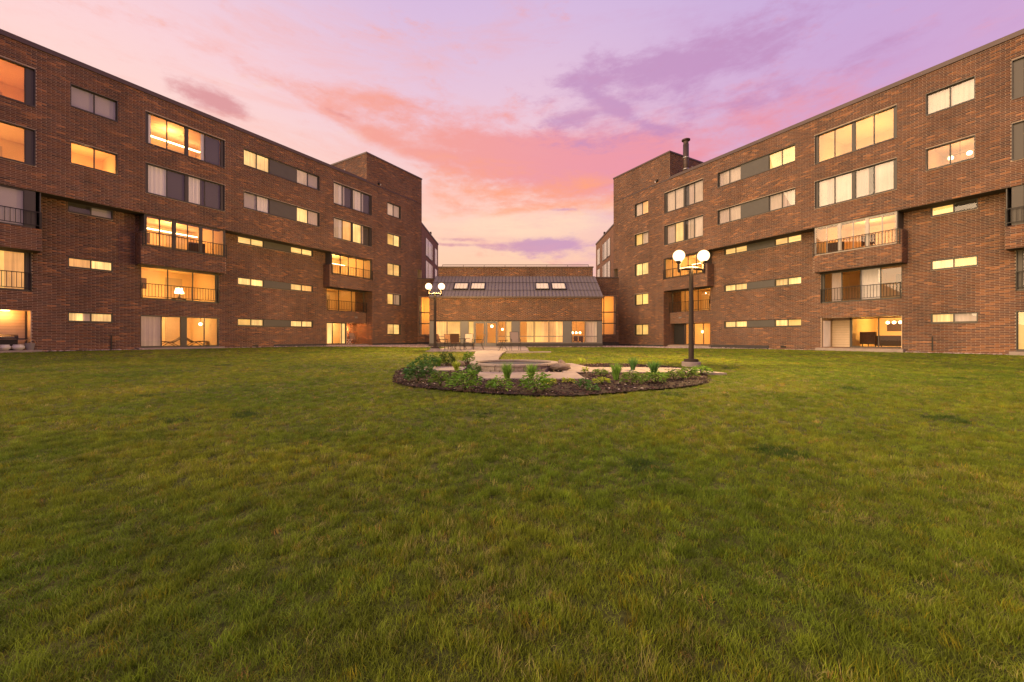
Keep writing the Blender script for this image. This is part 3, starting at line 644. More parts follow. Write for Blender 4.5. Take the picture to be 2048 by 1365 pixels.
    if not Lw:
        X = w.X(26.55); b_ = MB(); zt = 16.45-w.zb; b_.lathe([(0, TOP-.3-w.zb), (.225, TOP-.3-w.zb), (.225, zt-.5), (0, zt-.5)], (X, .75, 0)); fl_ = b_.build('flue', 'asphalt_pipe', w.root, True)
        b_ = MB(); b_.lathe([(.2, zt-.5), (.2, zt-.28), (.33, zt-.2), (.33, zt-.12), (.08, zt)], (X, .75, 0)); b_.build('flue_cap', 'asphalt_pipe', fl_)
        for zz in (TOP+.55, TOP+1.5): b_ = MB(); b_.lathe([(.23, zz-w.zb), (.27, zz-w.zb+.03), (.27, zz-w.zb+.08), (.23, zz-w.zb+.12)], (X, .75, 0)); b_.build('pipe_band', 'galv', fl_)
    bk.finish(w.root, pick=300)
    return w
WL = build_wing('L'); WR = build_wing('R')

# ------------------------------------------------------------------ far wings running straight back behind the pavilion
def far_brick():
    m = mat('far_brick', (.2, .1, .06), .9); t = m.node_tree; b_ = t.nodes['Principled BSDF']; tcn = t.nodes.new('ShaderNodeTexCoord')
    sp = t.nodes.new('ShaderNodeSeparateXYZ'); cb = t.nodes.new('ShaderNodeCombineXYZ'); t.links.new(tcn.outputs['Object'], sp.inputs[0])
    t.links.new(sp.outputs[1], cb.inputs[0]); t.links.new(sp.outputs[2], cb.inputs[1])
    br = t.nodes.new('ShaderNodeTexBrick'); t.links.new(cb.outputs[0], br.inputs[0]); br.inputs['Scale'].default_value = 1
    br.inputs['Brick Width'].default_value = .3; br.inputs['Row Height'].default_value = .078; br.inputs['Mortar Size'].default_value = .008
    br.inputs['Color1'].default_value = (.26, .12, .065, 1); br.inputs['Color2'].default_value = (.16, .075, .045, 1); br.inputs['Mortar'].default_value = (.27, .205, .16, 1)
    t.links.new(br.outputs[0], b_.inputs['Base Color'])
far_brick()
def far_wing(sx):
    X = -10.6 if sx < 0 else 12.05; y0 = 46.5; y1 = 57.1; root = empty('brick_wing', (X, y0, gzf(0, 50)), 0,
        'distant pinkish brick block seen beside the left tower' if sx < 0 else 'distant orange brick block seen beside the right tower', 'building')
    E0 = EYE-gzf(0, 50); o = lambda y, z: (y-y0, z+E0)
    def P(px, py):       # a picture point on this face, in face coordinates
        Y = X/((px-1024)/796); return Y-y0, (676-py)/796*Y+E0
    px = [(848+3, 878), (1197, 1222)][sx > 0]
    b_ = MB(); b_.box(0, sx*9, 0, y1-y0, 0, 13.3+E0); b_.build('wall', 'far_brick', root)
    b_ = MB(); b_.box(-sx*.06, sx*9, -.06, y1-y0+.06, 13.3+E0, 13.5+E0); b_.build('coping', 'coping', root)
    for z0, z1 in ((10.1, 12.35), (7.3, 9.55), (4.6, 6.8)):
        for ya, yb, n in ((2.3, 6.3, 4), (8.0, 9.5, 1)):
            b_ = MB(); x0, x1 = (-.02*sx, .0*sx)
            b_.box(-sx*.03, sx*.1, ya, yb, z0+E0, z1+E0); f_ = b_.build('window', 'frame', root)
            for k in range(n):
                a = ya+.1+(yb-ya-.1)*k/n; c_ = a+(yb-ya-.1)/n-.1
                q = MB(); q.box(-sx*.045, -sx*.031, a, c_, z0+.08+E0, z1-.08+E0); q.build('curtain', 'white_cloth' if k % 2 == 0 else 'dark_cloth', f_)
                q = MB(); q.box(-sx*.075, -sx*.07, a, c_, z0+.08+E0, z1-.08+E0); q.build('pane', 'glass', f_)
    b_ = MB(); b_.box(-.1, .1, 5.3, 5.5, 13.5+E0, 13.8+E0); b_.build('roof_vent', 'dark_metal', root)
far_wing(-1); far_wing(1)

# ------------------------------------------------------------------ pavilion between the wings
PY = 33.0; PX0, PX1 = -6.85, 7.49; PZ = -.78; G0 = EYE+PZ
pav = empty('brick_pavilion', (0, PY, G0), 0, 'low brick pavilion with grey metal roof and glass front between both wings', 'building')
class PV:
    m = 1
pb = Bricks(1, lambda q: q, PZ, 3)
YB = 3.1
pb.wall(FA(0), PX0, PX1, 1.44, 3.30); pb.wall(FA(YB), PX0+.15, PX1-.15, 5.55, 6.36); pb.wall(FC(PX1), 0, 5.5, 1.44, 3.30); pb.wall(FB(PX0), 0, 5.5, 1.44, 3.30)
def pbox(name, mt, *bx, parent=None, tone=False):
    b_ = MB()
    for q in bx: b_.box(q[0], q[1], q[2], q[3], q[4]-PZ, q[5]-PZ)
    return b_.build(name, mt, parent or pav)
pbox('lintel', 'dark_metal', (PX0, PX1, -.03, .12, 1.38, 1.44)); pbox('gutter', 'coping', (PX0-.05, PX1+.05, -.12, .02, 3.30, 3.40))
pbox('coping', 'coping', (PX0+.1, PX1-.1, YB-.06, YB+.3, 6.36, 6.46)); pbox('plinth', 'plinth', (PX0-.02, -3.2, -.12, .1, PZ-.2, -.46), (-1.3, PX1+.02, -.12, .1, PZ-.2, -.46))
pbox('back_wall', 'plinth', (PX0+.2, PX1-.2, YB+.05, 5.6, 3.3, 6.3), (PX0, PX0+.04, .1, 5.6, PZ, 1.44), (PX1-.04, PX1, .1, 5.6, PZ, 1.44))
# sloping roof: standing seam panels
import itertools
ry0, rz0, ry1, rz1 = -.12, 3.40, YB+.0, 5.56
NP = 48; pw = (PX1-PX0+.1)/NP
b_ = MB(); a = Vector((0, ry1-ry0, rz1-rz0)).normalized(); nrm = Vector((0, -a.z, a.y))
def rp(x, y0_, z0_, y1_, z1_, th, x1_): # sloped slab
    n = len(b_.v); A = Vector((0, y0_, z0_)); B = Vector((0, y1_, z1_)); C_ = A+nrm*th; D_ = B+nrm*th
    for p, xx in ((A, x), (A, x1_), (B, x1_), (B, x), (C_, x), (C_, x1_), (D_, x1_), (D_, x)): b_.v.append((xx, p.y, p.z)); b_.tone.append(b_.cur)
    b_.f += [tuple(n+i for i in q) for q in ((3, 2, 1, 0), (4, 5, 6, 7), (0, 1, 5, 4), (1, 2, 6, 5), (2, 3, 7, 6), (3, 0, 4, 7))]
rp(0, ry0, rz0-PZ, ry1, rz1-PZ, .02, pw-.010); rp(0, ry0, rz0-PZ, ry1, rz1-PZ, .075, .022)
rpan = b_.build('roof_panel', 'roof_metal', pav)
b_ = MB(); rp(PX0, ry0+.02, rz0-PZ-.03, ry1, rz1-PZ-.03, .02, PX1); b_.build('roof_underlay', 'plinth', pav); rpan.location = (PX0-.05, 0, 0)
for k in range(1, NP):
    o = rpan.copy(); COL.objects.link(o); o.parent = pav; o.location = (PX0-.05+k*pw, 0, random.uniform(-.002, .002))
def slope(t): return ry0+(ry1-ry0)*t, rz0+(rz1-rz0)*t
for t_ in (.26, .64):
    y, z = slope(t_); b_ = MB(); p = Vector((0, y, z-PZ))+nrm*.09; b_.tube([(PX0, p.y, p.z), (PX1, p.y, p.z)], .016, 6); b_.build('snow_bar', 'dark_metal', pav)
b_ = MB()
for xx, s_ in ((PX0-.05, -1), (PX1+.05, 1)):
    b_.quad((xx, ry0, rz0-PZ-.02), (xx, ry1, rz1-PZ-.02), (xx, ry1, 3.3-PZ), (xx, 0, 3.3-PZ))
b_.build('gable', 'roof_metal', pav)
for xa, xb in ((-5.0, -3.75), (-3.55, -2.3), (2.0, 3.2), (3.4, 4.65)):
    b_ = MB(); y0_, z0_ = slope(.30); y1_, z1_ = slope(.62); fw = .07
    rp(xa, y0_, z0_-PZ, y1_, z1_-PZ, .13, xa+fw); rp(xb-fw, y0_, z0_-PZ, y1_, z1_-PZ, .13, xb)
    dyy = (y1_-y0_)*.06; dzz = (z1_-z0_)*.06
    rp(xa+fw, y0_, z0_-PZ, y0_+dyy, z0_+dzz-PZ, .13, xb-fw); rp(xa+fw, y1_-dyy, z1_-dzz-PZ, y1_, z1_-PZ, .13, xb-fw)
    f_ = b_.build('skylight', 'dark_metal', pav)
    b_ = MB(); rp(xa+fw, y0_+dyy, z0_+dzz-PZ, y1_-dyy, z1_-dzz-PZ, .07, xb-fw); b_.build('diffuser', 'skylight_shade', f_)
    b_ = MB(); rp(xa+fw, y0_+dyy, z0_+dzz-PZ, y1_-dyy, z1_-dzz-PZ, .012, xb-fw); q = b_.build('pane', 'glass', f_); q.location = tuple(nrm*.1)
# roof guard rail
b_ = MB(); zr = 6.70-PZ; b_.tube([(PX0+.45, YB+.5, zr), (PX1-.45, YB+.5, zr)], .03, 6)
for k in range(8): x = PX0+.45+k*(PX1-PX0-.9)/7; b_.tube([(x, YB+.5, 6.3-PZ), (x, YB+.5, zr)], .018, 5)
b_.build('roof_railing', 'dark_metal', pav)
# glazing
def pwin(xa, xb, za, zb_, kind, midbar=True, d=.03):
    b_ = MB(); t_ = .035; Z = lambda z: z-PZ
    b_.box(xa, xa+t_, d, d+.07, Z(za), Z(zb_)); b_.box(xb-t_, xb, d, d+.07, Z(za), Z(zb_)); b_.box(xa+t_, xb-t_, d, d+.07, Z(zb_)-t_, Z(zb_)); b_.box(xa+t_, xb-t_, d, d+.07, Z(za), Z(za)+t_)
    if midbar: b_.box(xa+t_, xb-t_, d-.004, d+.07, Z(.10), Z(.15))
    f_ = b_.build('window', 'pavilion_metal', pav)
    q = MB(); q.box(xa+t_-.005, xb-t_+.005, d+.03, d+.036, Z(za)+t_-.005, Z(zb_)-t_+.005); q.build('pane', 'glass', f_)
    for j, k in enumerate(kind):
        if k == 'R': continue
        L_ = len(kind); x0 = xa+(xb-xa)*j/L_; x1 = xa+(xb-xa)*(j+1)/L_; n = max(5, int((x1-x0)/.06)); q = MB()
        P = [(x0+(x1-x0)*i/n, d+.2+.025*math.sin(i*2.0+x0*5)) for i in range(n+1)]
        for (a_, da), (c_, db) in zip(P[:-1], P[1:]): q.quad((a_, da, Z(za)), (c_, db, Z(za)), (c_, db, Z(zb_)), (a_, da, Z(zb_)))
        q.build('curtain', {'V': 'white_cloth'}.get(k, k), f_)
    return f_
zt, zl = 1.38, -.40
for xa, xb, k in ((-6.35, -5.42, 'O'), (-5.38, -4.27, 'Y'), (-3.63, -3.17, 'Y'), (-1.17, -.54, 'R'), (-.50, -.02, 'Y'), (.65, 1.82, 'RY'), (1.86, 3.04, 'YO'), (3.08, 4.25, 'OO'), (4.95, 6.08, 'R'), (6.12, 7.10, 'QQC')):
    pwin(xa, xb, zl, zt, k)
pbox('wall_panel', 'pavilion_metal', (PX0, -6.36, 0, .12, -.46, 1.38)); pbox('wall_panel', 'pavilion_metal', (-4.26, -3.64, 0, .12, -.46, 1.38)); pbox('wall_panel', 'pavilion_metal', (-.01, .64, 0, .12, -.46, 1.38))
pbox('wall_panel', 'pavilion_metal', (4.26, 4.94, 0, .12, -.46, 1.38)); pbox('wall_panel', 'pavilion_metal', (7.11, PX1, 0, .12, -.46, 1.38))
for xa, xb in ((-6.35, -4.27), (-3.63, -3.17), (-1.17, -.02), (.65, 4.25), (4.95, 7.10)): pbox('sill', 'pavilion_metal', (xa, xb, -.02, .12, -.46, -.405))
for xa, xb in ((-3.15, -2.2), (-2.18, -1.2)):
    b_ = MB(); Z = lambda z: z-PZ
    b_.box(xa, xa+.14, .02, .08, Z(-.72), Z(1.37)); b_.box(xb-.14, xb, .02, .08, Z(-.72), Z(1.37)); b_.box(xa+.14, xb-.14, .02, .08, Z(1.2), Z(1.37)); b_.box(xa+.14, xb-.14, .02, .08, Z(-.72), Z(-.42))
    dr = b_.build('door', 'pavilion_metal', pav); q = MB(); q.box(xa+.14, xb-.14, .045, .051, Z(-.42), Z(1.2)); q.build('pane', 'glass', dr)
    q = MB(); xh = xb-.17 if xa < -3 else xa+.17; q.tube([(xh-.02, .0, Z(.15)), (xh-.02, -.03, Z(.2)), (xh-.02, -.03, Z(.5)), (xh-.02, 0, Z(.55))], .012, 6); q.build('handle', 'galv', dr)
pbox('room', 'room_paint', (PX0+.06, PX1-.06, 5.5, 5.55, -.75, 3.2), (PX0+.04, PX0+.08, .3, 5.5, -.75, 3.2), (PX1-.08, PX1-.04, .3, 5.5, -.75, 3.2), (PX0+.06, PX1-.06, .25, 5.5, 2.6, 2.65), (-3.9, -3.85, 3.2, 5.5, -.75, 2.6), (4.6, 4.65, 2.8, 5.5, -.75, 2.6))
pbox('room_floor', 'room_floor', (PX0+.06, PX1-.06, .15, 5.5, -.78, -.74))
for x, e_ in ((-5.2, 60), (-1.7, 70), (2.2, 80), (5.8, 80)):
    l = bpy.data.lights.new('room_lamp', 'POINT'); l.energy = e_*2.0; l.color = (1, .56, .17); l.shadow_soft_size = .15
    o = bpy.data.objects.new('room_lamp', l); COL.objects.link(o); o.parent = pav; o.location = (x, 2.8, 2.0-PZ)
pb.finish(pav)
# connectors: narrow brick links with tall windows
def link_block(xa, xb, Y, wa, wb, bars, side, zt_=5.85):
    g0 = -.70; root = empty('brick_link', (0, Y, EYE+g0), 0, f'narrow dark brick link with one tall lit window, {side} of the pavilion', 'building')
    bb = Bricks(1, lambda q: q, g0, 6); bb.wall(FA(0), xa, xb, g0-.2, zt_-.12, [(wa, wb, .28, 4.03)]); bb.finish(root)
    def bx(name, mt, *L_, parent=None):
        b_ = MB()
        for q in L_: b_.box(q[0], q[1], q[2], q[3], q[4]-g0, q[5]-g0)
        return b_.build(name, mt, parent or root)
    bx('coping', 'coping', (xa-.02, xb+.02, -.05, .4, zt_-.12, zt_)); bx('roof', 'roof_deck', (xa, xb, .3, 6, zt_-.4, zt_-.3)); bx('plinth', 'plinth', (xa, xb, -.05, -.009, g0-.2, -.42))
    L_ = [(wa, wa+.05, .02, .12, .28, 4.03), (wb-.05, wb, .02, .12, .28, 4.03), (wa+.05, wb-.05, .02, .12, 3.98, 4.03), (wa+.05, wb-.05, .02, .12, .28, .33), (wa+.05, wb-.05, .0, .12, 2.42, 2.52), (wa+.05, wb-.05, .0, .12, 1.34, 1.44)]
    for q in bars: L_.append((q-.04, q+.04, .035, .105, .33, 3.98))
    f_ = bx('window', 'frame', *L_); bx('pane', 'glass', (wa+.05, wb-.05, .07, .076, .33, 3.98), parent=f_)
    bx('room', 'room_paint', (xa, xb, 3.0, 3.05, g0, 5), (xa, xa+.05, .15, 3, g0, 5), (xb-.05, xb, .15, 3, g0, 5), (xa, xb, .15, 3, 4.5, 4.55), (xa, xb, .15, 3, g0, g0+.05))
    l = bpy.data.lights.new('room_lamp', 'POINT'); l.energy = 170; l.color = (1, .50, .10); l.shadow_soft_size = .2
    o = bpy.data.objects.new('room_lamp', l); COL.objects.link(o); o.parent = root; o.location = ((wa+wb)/2, 1.5, 3.0-g0)
link_block(-9.35, -6.9, 39.1, -9.12, -7.3, [], 'left')
link_block(7.6, 10.5, 38.3, 7.75, 10.05, [8.85], 'right')

# ------------------------------------------------------------------ paving, bed, gravel
BC = (.97, 12.0, 4.6, 4.3)                      # flower bed centre and radii
def in_bed(X, Y):
    X = np.asarray(X); Y = np.asarray(Y); a_ = np.arctan2(Y-BC[1], X-BC[0]); r_ = np.hypot((X-BC[0])/BC[2], (Y-BC[1])/BC[3])
    lim = 1+.03*np.sin(3*a_+1)+.02*np.sin(7*a_)
    return (r_ < lim) & ~((Y > 14.6+.25*np.sin(X*2.2)) & (X > -.6)) & ~((Y > 15.6) & (X > -3))
def quadpoly(pts):
    P = np.array(pts, float)
    def f_(X, Y):
        ins = np.ones(np.shape(X), bool)
        for i in range(len(P)):
            a_, b2 = P[i], P[(i+1) % len(P)]; ins &= ((b2[0]-a_[0])*(Y-a_[1])-(b2[1]-a_[1])*(X-a_[0])) >= -1e-9
        return ins
    return f_
SLABS = [ # counter-clockwise concrete flags (X, Y)
    [(-.85, 10.0), (.45, 10.0), (.45, 11.5), (-1.0, 11.5)], [(.47, 10.0), (1.85, 10.0), (1.85, 11.5), (.47, 11.5)],
    [(1.5, 11.52), (2.75, 11.52), (2.75, 13.0), (1.5, 13.0)], [(1.5, 13.02), (2.55, 13.02), (2.2, 14.6), (1.2, 14.6)],
    [(2.77, 11.52), (3.95, 11.52), (3.95, 13.0), (2.77, 13.0)], [(3.97, 11.52), (5.0, 11.55), (5.0, 12.9), (3.97, 13.0)], [(5.02, 11.45), (6.1, 11.3), (5.75, 12.6), (5.02, 12.9)],
    [(-2.9, 12.1), (-1.5, 12.1), (-1.5, 13.2), (-2.9, 13.2)], [(-.75, 14.25), (.9, 14.25), (.6, 15.6), (-1.15, 15.6)],
    [(-1.9, 15.62), (-.55, 15.62), (-.58, 18.2), (-1.85, 18.2)], [(-1.87, 18.22), (-.57, 18.22), (-.50, 21.0), (-1.95, 21.0)], [(-1.97, 21.02), (-.48, 21.02), (-.35, 23.0), (-2.1, 23.0)],
    [(-5.0, 23.02), (-3.2, 23.02), (-3.2, 26.2), (-5.0, 26.2)], [(-3.18, 23.02), (-.8, 23.02), (-.8, 26.2), (-3.18, 26.2)], [(-.78, 23.02), (1.0, 23.02), (1.0, 26.2), (-.78, 26.2)],
    [(-4.9, 26.22), (-3.2, 26.22), (-3.2, 32.9), (-4.9, 32.9)], [(-3.18, 26.22), (-.9, 26.22), (-.9, 32.9), (-3.18, 32.9)], [(-.88, 26.22), (1.1, 26.22), (1.1, 32.9), (-.88, 32.9)],
    [(-.30, 21.6), (2.2, 22.3), (2.2, 22.55), (-.33, 21.95)]]
path = empty('path', (0, 20, 0)); tag(path, kind='structure')
for P in SLABS:
    b_ = MB(); cx = sum(p[0] for p in P)/len(P); cy = sum(p[1] for p in P)/len(P); zz = [gzf(*p)+.06+random.uniform(-.004, .004) for p in P]
    # bevelled slab
    top = [((p[0]-cx)*.992+cx, (p[1]-cy)*.992+cy, z) for p, z in zip(P, zz)]; rim = [(p[0], p[1], z-.008) for p, z in zip(P, zz)]; bot = [(p[0], p[1], z-.12) for p, z in zip(P, zz)]
    b_.quad(*top)
    for i in range(4):
        j = (i+1) % 4; b_.quad(rim[i], rim[j], top[j], top[i]); b_.quad(bot[i], bot[j], rim[j], rim[i])
    o = b_.build('slab', 'concrete', path, loc=(0, -20, 0))
# bed surface
n = 90; bx_ = np.linspace(-4.2, 6.4, n); by_ = np.linspace(7.2, 17, n); b_ = MB(); VX, VY = np.meshgrid(bx_, by_); ins = in_bed(VX, VY)
hz_ = gz(VX, VY)+.005+.045*fnoise(VX*2.5, VY*2.5, 4)
idx = {}; vv = []; ff = []
for j in range(n-1):
    for i in range(n-1):
        if ins[j, i] and ins[j+1, i] and ins[j, i+1] and ins[j+1, i+1]:
            q = []
            for (jj, ii) in ((j, i), (j, i+1), (j+1, i+1), (j+1, i)):
                if (jj, ii) not in idx: idx[(jj, ii)] = len(vv); vv.append((VX[jj, ii], VY[jj, ii], hz_[jj, ii]))
                q.append(idx[(jj, ii)])
            ff.append(tuple(q))
me = bpy.data.meshes.new('flower_bed'); me.from_pydata(vv, [], ff); me.materials.append(MAT['soil']); bed = bpy.data.objects.new('flower_bed', me); COL.objects.link(bed); tag(bed, kind='structure')
def on_slab(X, Y, grow=0.0):
    r_ = np.zeros(np.shape(X), bool)
    for P in SLABS:
        cx = sum(p[0] for p in P)/4; cy = sum(p[1] for p in P)/4
        G = [(p[0]+np.sign(p[0]-cx)*grow, p[1]+np.sign(p[1]-cy)*grow) for p in P]; r_ |= quadpoly(G)(X, Y)
    return r_
POOL = (.06, 12.85, 1.38)
def in_pool(X, Y, g_=0): return np.hypot(X-POOL[0], Y-POOL[1]) < POOL[2]+g_
def scatter_bits(name, n, region, sampler, size, pal, material, hfun, flat=.5):
    P = sampler(n); P = P[region(P[:, 0], P[:, 1])]; k = len(P); V = []; F = []; T = []
    zz = hfun(P[:, 0], P[:, 1]); base_ = np.array([(1, 0, 0), (.3, .95, 0), (-.8, .6, 0), (-.8, -.6, 0), (.3, -.95, 0), (0, 0, 1), (0, 0, -.6)])
    fc = np.array([(0, 1, 5), (1, 2, 5), (2, 3, 5), (3, 4, 5), (4, 0, 5), (1, 0, 6), (2, 1, 6), (3, 2, 6), (4, 3, 6), (0, 4, 6)])
    an = rng.random(k)*6.28; ca, sa = np.cos(an), np.sin(an); sz_ = size[0]+(size[1]-size[0])*rng.random(k)**2; el = .5+.5*rng.random(k)
    v_ = base_[None]*(1+.35*(rng.random((k, 7, 1))-.5)); v_ = v_*sz_[:, None, None]; v_[:, :, 1] *= el[:, None]; v_[:, :, 2] *= flat*(.7+.6*rng.random(k))[:, None]
    x = v_[:, :, 0]*ca[:, None]-v_[:, :, 1]*sa[:, None]+P[:, 0][:, None]; y = v_[:, :, 0]*sa[:, None]+v_[:, :, 1]*ca[:, None]+P[:, 1][:, None]; z = v_[:, :, 2]+zz[:, None]+sz_[:, None]*flat*.25
    V = np.stack([x, y, z], -1).reshape(-1, 3); F = (fc[None]+7*np.arange(k)[:, None, None]).reshape(-1, 3)
    pi = rng.integers(0, len(pal), k); T = np.repeat(np.array(pal)[pi]*(1+.4*(rng.random((k, 1))-.5)), 7, axis=0)
    me_ = bpy.data.meshes.new(name); me_.from_pydata(V.tolist(), [], F.tolist()); a_ = me_.attributes.new('tone', 'FLOAT_COLOR', 'POINT'); a_.data.foreach_set('color', np.c_[T, np.ones(len(T))].astype(np.float32).ravel())
    me_.materials.append(MAT[material]); o = bpy.data.objects.new(name, me_); COL.objects.link(o); return o
uni = lambda x0, x1, y0, y1: (lambda n_: np.c_[x0+(x1-x0)*rng.random(n_), y0+(y1-y0)*rng.random(n_)])
o = scatter_bits('bark_mulch', 26000, lambda X, Y: in_bed(X, Y) & ~on_slab(X, Y) & ~in_pool(X, Y, .1), uni(-4.2, 6.4, 7.2, 17), (.012, .05), [(.034, .018, .013), (.055, .028, .019), (.022, .013, .010), (.085, .045, .032), (.042, .025, .02)], 'chip', lambda X, Y: gz(X, Y)+.028, .5)
tag(o, 'dark brown bark mulch covering the round flower bed', 'mulch', kind='stuff')
o = scatter_bits('bark_chips', 900, lambda X, Y: in_bed(X, Y) & ~on_slab(X, Y) & ~in_pool(X, Y, .1), uni(-4.2, 6.4, 7.2, 17), (.015, .04), [(.42, .34, .28), (.50, .42, .36), (.30, .20, .14)], 'chip', lambda X, Y: gz(X, Y)+.05, .4)
tag(o, 'pale chips and pebbles strewn over the dark mulch', 'pebbles', kind='stuff')
# gravel beds along the walls and around the pavilion
def s_l(X, Y): return (X+XL-12*SL)*SL+(Y-12*CL)*CL
def s_r(X, Y): return -(X-XR+12*SR)*SR+(Y-12*CR)*CR
def in_gravel(X, Y):
    X = np.asarray(X); Y = np.asarray(Y); dl = dist_l(X, Y); dr_ = dist_r(X, Y)
    wl = -.8+.38+3.2*sm((s_l(X, Y)-21)/6)+.06*np.sin(Y*5); wr = -.8+.38+4.0*sm((s_r(X, Y)-19)/6)+.06*np.sin(Y*5)
    a_ = (dl < wl) & (s_l(X, Y) > 2) & (Y < 41); b2 = (dr_ < wr) & (s_r(X, Y) > 2) & (Y < 41)
    c_ = (Y > 31.6) & (Y < 39.5) & (X > -10.5) & (X < 11.5) & ((X < PX0) | (X > PX1)); d_ = (Y > 32.2) & (Y < 33) & ((X > 1.2) | (X < -5)) & (X > -9) & (X < 10)
    return (a_ | b2 | c_ | d_)
xs_ = np.arange(-26, 26.1, .2); ys_ = np.arange(12, 40.1, .2); VX, VY = np.meshgrid(xs_, ys_); ins = in_gravel(VX, VY) & (dist_l(VX, VY) > -1.2) & (dist_r(VX, VY) > -1.2); HZ = gz(VX, VY)+.01
idx = {}; vv = []; ff = []
for j in range(len(ys_)-1):
    for i in range(len(xs_)-1):
        if ins[j, i] and ins[j+1, i] and ins[j, i+1] and ins[j+1, i+1]:
            q = []
            for (jj, ii) in ((j, i), (j, i+1), (j+1, i+1), (j+1, i)):
                if (jj, ii) not in idx: idx[(jj, ii)] = len(vv); vv.append((VX[jj, ii], VY[jj, ii], HZ[jj, ii]))
                q.append(idx[(jj, ii)])
            ff.append(tuple(q))
me = bpy.data.meshes.new('gravel_bed'); me.from_pydata(vv, [], ff); me.materials.append(mat('gravel_base', (.22, .17, .15), .95, var=.4, vscale=14, bump=.5)); o = bpy.data.objects.new('gravel_bed', me); COL.objects.link(o); tag(o, kind='structure')
o = scatter_bits('gravel', 120000, lambda X, Y: in_gravel(X, Y) & (dist_l(X, Y) > -.85) & (dist_r(X, Y) > -.85) & ~((X > PX0) & (X < PX1) & (Y > 32.9)), uni(-26, 26, 12, 40), (.03, .075), [(.42, .33, .30), (.34, .27, .26), (.26, .21, .20), (.50, .42, .38), (.36, .24, .20)], 'stone', lambda X, Y: gz(X, Y)+.01, .6)
tag(o, 'pinkish grey river stones along the foot of the brick walls', 'gravel', kind='stuff')

# ------------------------------------------------------------------ round stone pool
px_, py_, pr = POOL; g0 = gzf(px_, py_)
pool = empty('stone_pool', (px_, py_, g0), 0, 'round raised stone basin with pale rim in the middle of the flower bed', 'pool')
b_ = MB(); h_ = .20; b_.lathe([(pr-.13, -.1), (pr-.13, h_-.01), (pr-.06, h_-.01), (pr-.06, -.1)], n=48); b_.build('basin_wall', 'mortar', pool)
NS = 30
for r_ in range(2):
    for k in range(NS):
        a0 = 2*math.pi*(k+.5*r_)/NS+.008; a1 = 2*math.pi*(k+.5*r_+1)/NS-.008; z0 = -.06+r_*.125; z1 = z0+.118; q = MB(); ro = pr-.01+random.uniform(-.012, .018); ri = pr-.07
        P = [(ri*math.cos(a0), ri*math.sin(a0)), (ro*math.cos(a0), ro*math.sin(a0)), (ro*math.cos(a1), ro*math.sin(a1)), (ri*math.cos(a1), ri*math.sin(a1))]
        lo_ = [(*p, z0) for p in P]; hi_ = [(*p, z1) for p in P]; q.quad(*lo_[::-1]); q.quad(*hi_)
        for i in range(4): q.quad(lo_[i], lo_[(i+1) % 4], hi_[(i+1) % 4], hi_[i])
        q.build('stone', 'pool_stone', pool)
for k in range(16):
    a0 = 2*math.pi*k/16+.006; a1 = 2*math.pi*(k+1)/16-.006; q = MB(); ro = pr+.035; ri = pr-.16; m_ = 4
    pts = [(ri, a0+(a1-a0)*i/m_) for i in range(m_+1)]+[(ro, a1-(a1-a0)*i/m_) for i in range(m_+1)]
    lo_ = [(r__*math.cos(w_), r__*math.sin(w_), h_-.008) for r__, w_ in pts]; hi_ = [(x, y, h_+.045) for x, y, z in lo_]; q.quad(*lo_); q.quad(*hi_[::-1])
    for i in range(len(lo_)): q.quad(lo_[i], hi_[i], hi_[(i+1) % len(lo_)], lo_[(i+1) % len(lo_)])
    q.build('rim_stone', 'concrete', pool)
b_ = MB(); b_.lathe([(0, .175), (pr-.131, .175)], n=48); b_.build('basin_floor', 'pool_floor', pool)
def rock(loc, size, label, seed):
    rr = random.Random(seed); import bmesh; bm = bmesh.new(); bmesh.ops.create_icosphere(bm, subdivisions=3, radius=1)
    for v_ in bm.verts:
        d_ = 1+.16*math.sin(v_.co.x*3+seed)+.12*math.sin(v_.co.y*4+seed*2)+.05*rr.uniform(-1, 1); v_.co = Vector((v_.co.x*size[0]*d_, v_.co.y*size[1]*d_, v_.co.z*size[2]*d_))
    me_ = bpy.data.meshes.new('rock'); bm.to_mesh(me_); bm.free(); me_.materials.append(MAT['rock']); o = bpy.data.objects.new('rock', me_); COL.objects.link(o); o.location = loc; tag(o, label, 'rock')
rock((1.42, 12.0, gzf(1.4, 12)+.16), (.36, .2, .10), 'flat brown rock leaning on the right rim of the round stone basin', 1)
rock((-1.75, 13.6, gzf(-1.7, 13.6)+.1), (.18, .14, .12), 'reddish rock at the back left of the stone basin', 2)
rock((1.75, 14.0, gzf(1.7, 14)+.09), (.14, .12, .13), 'blue-grey rounded stone standing on the flags behind the basin', 3)

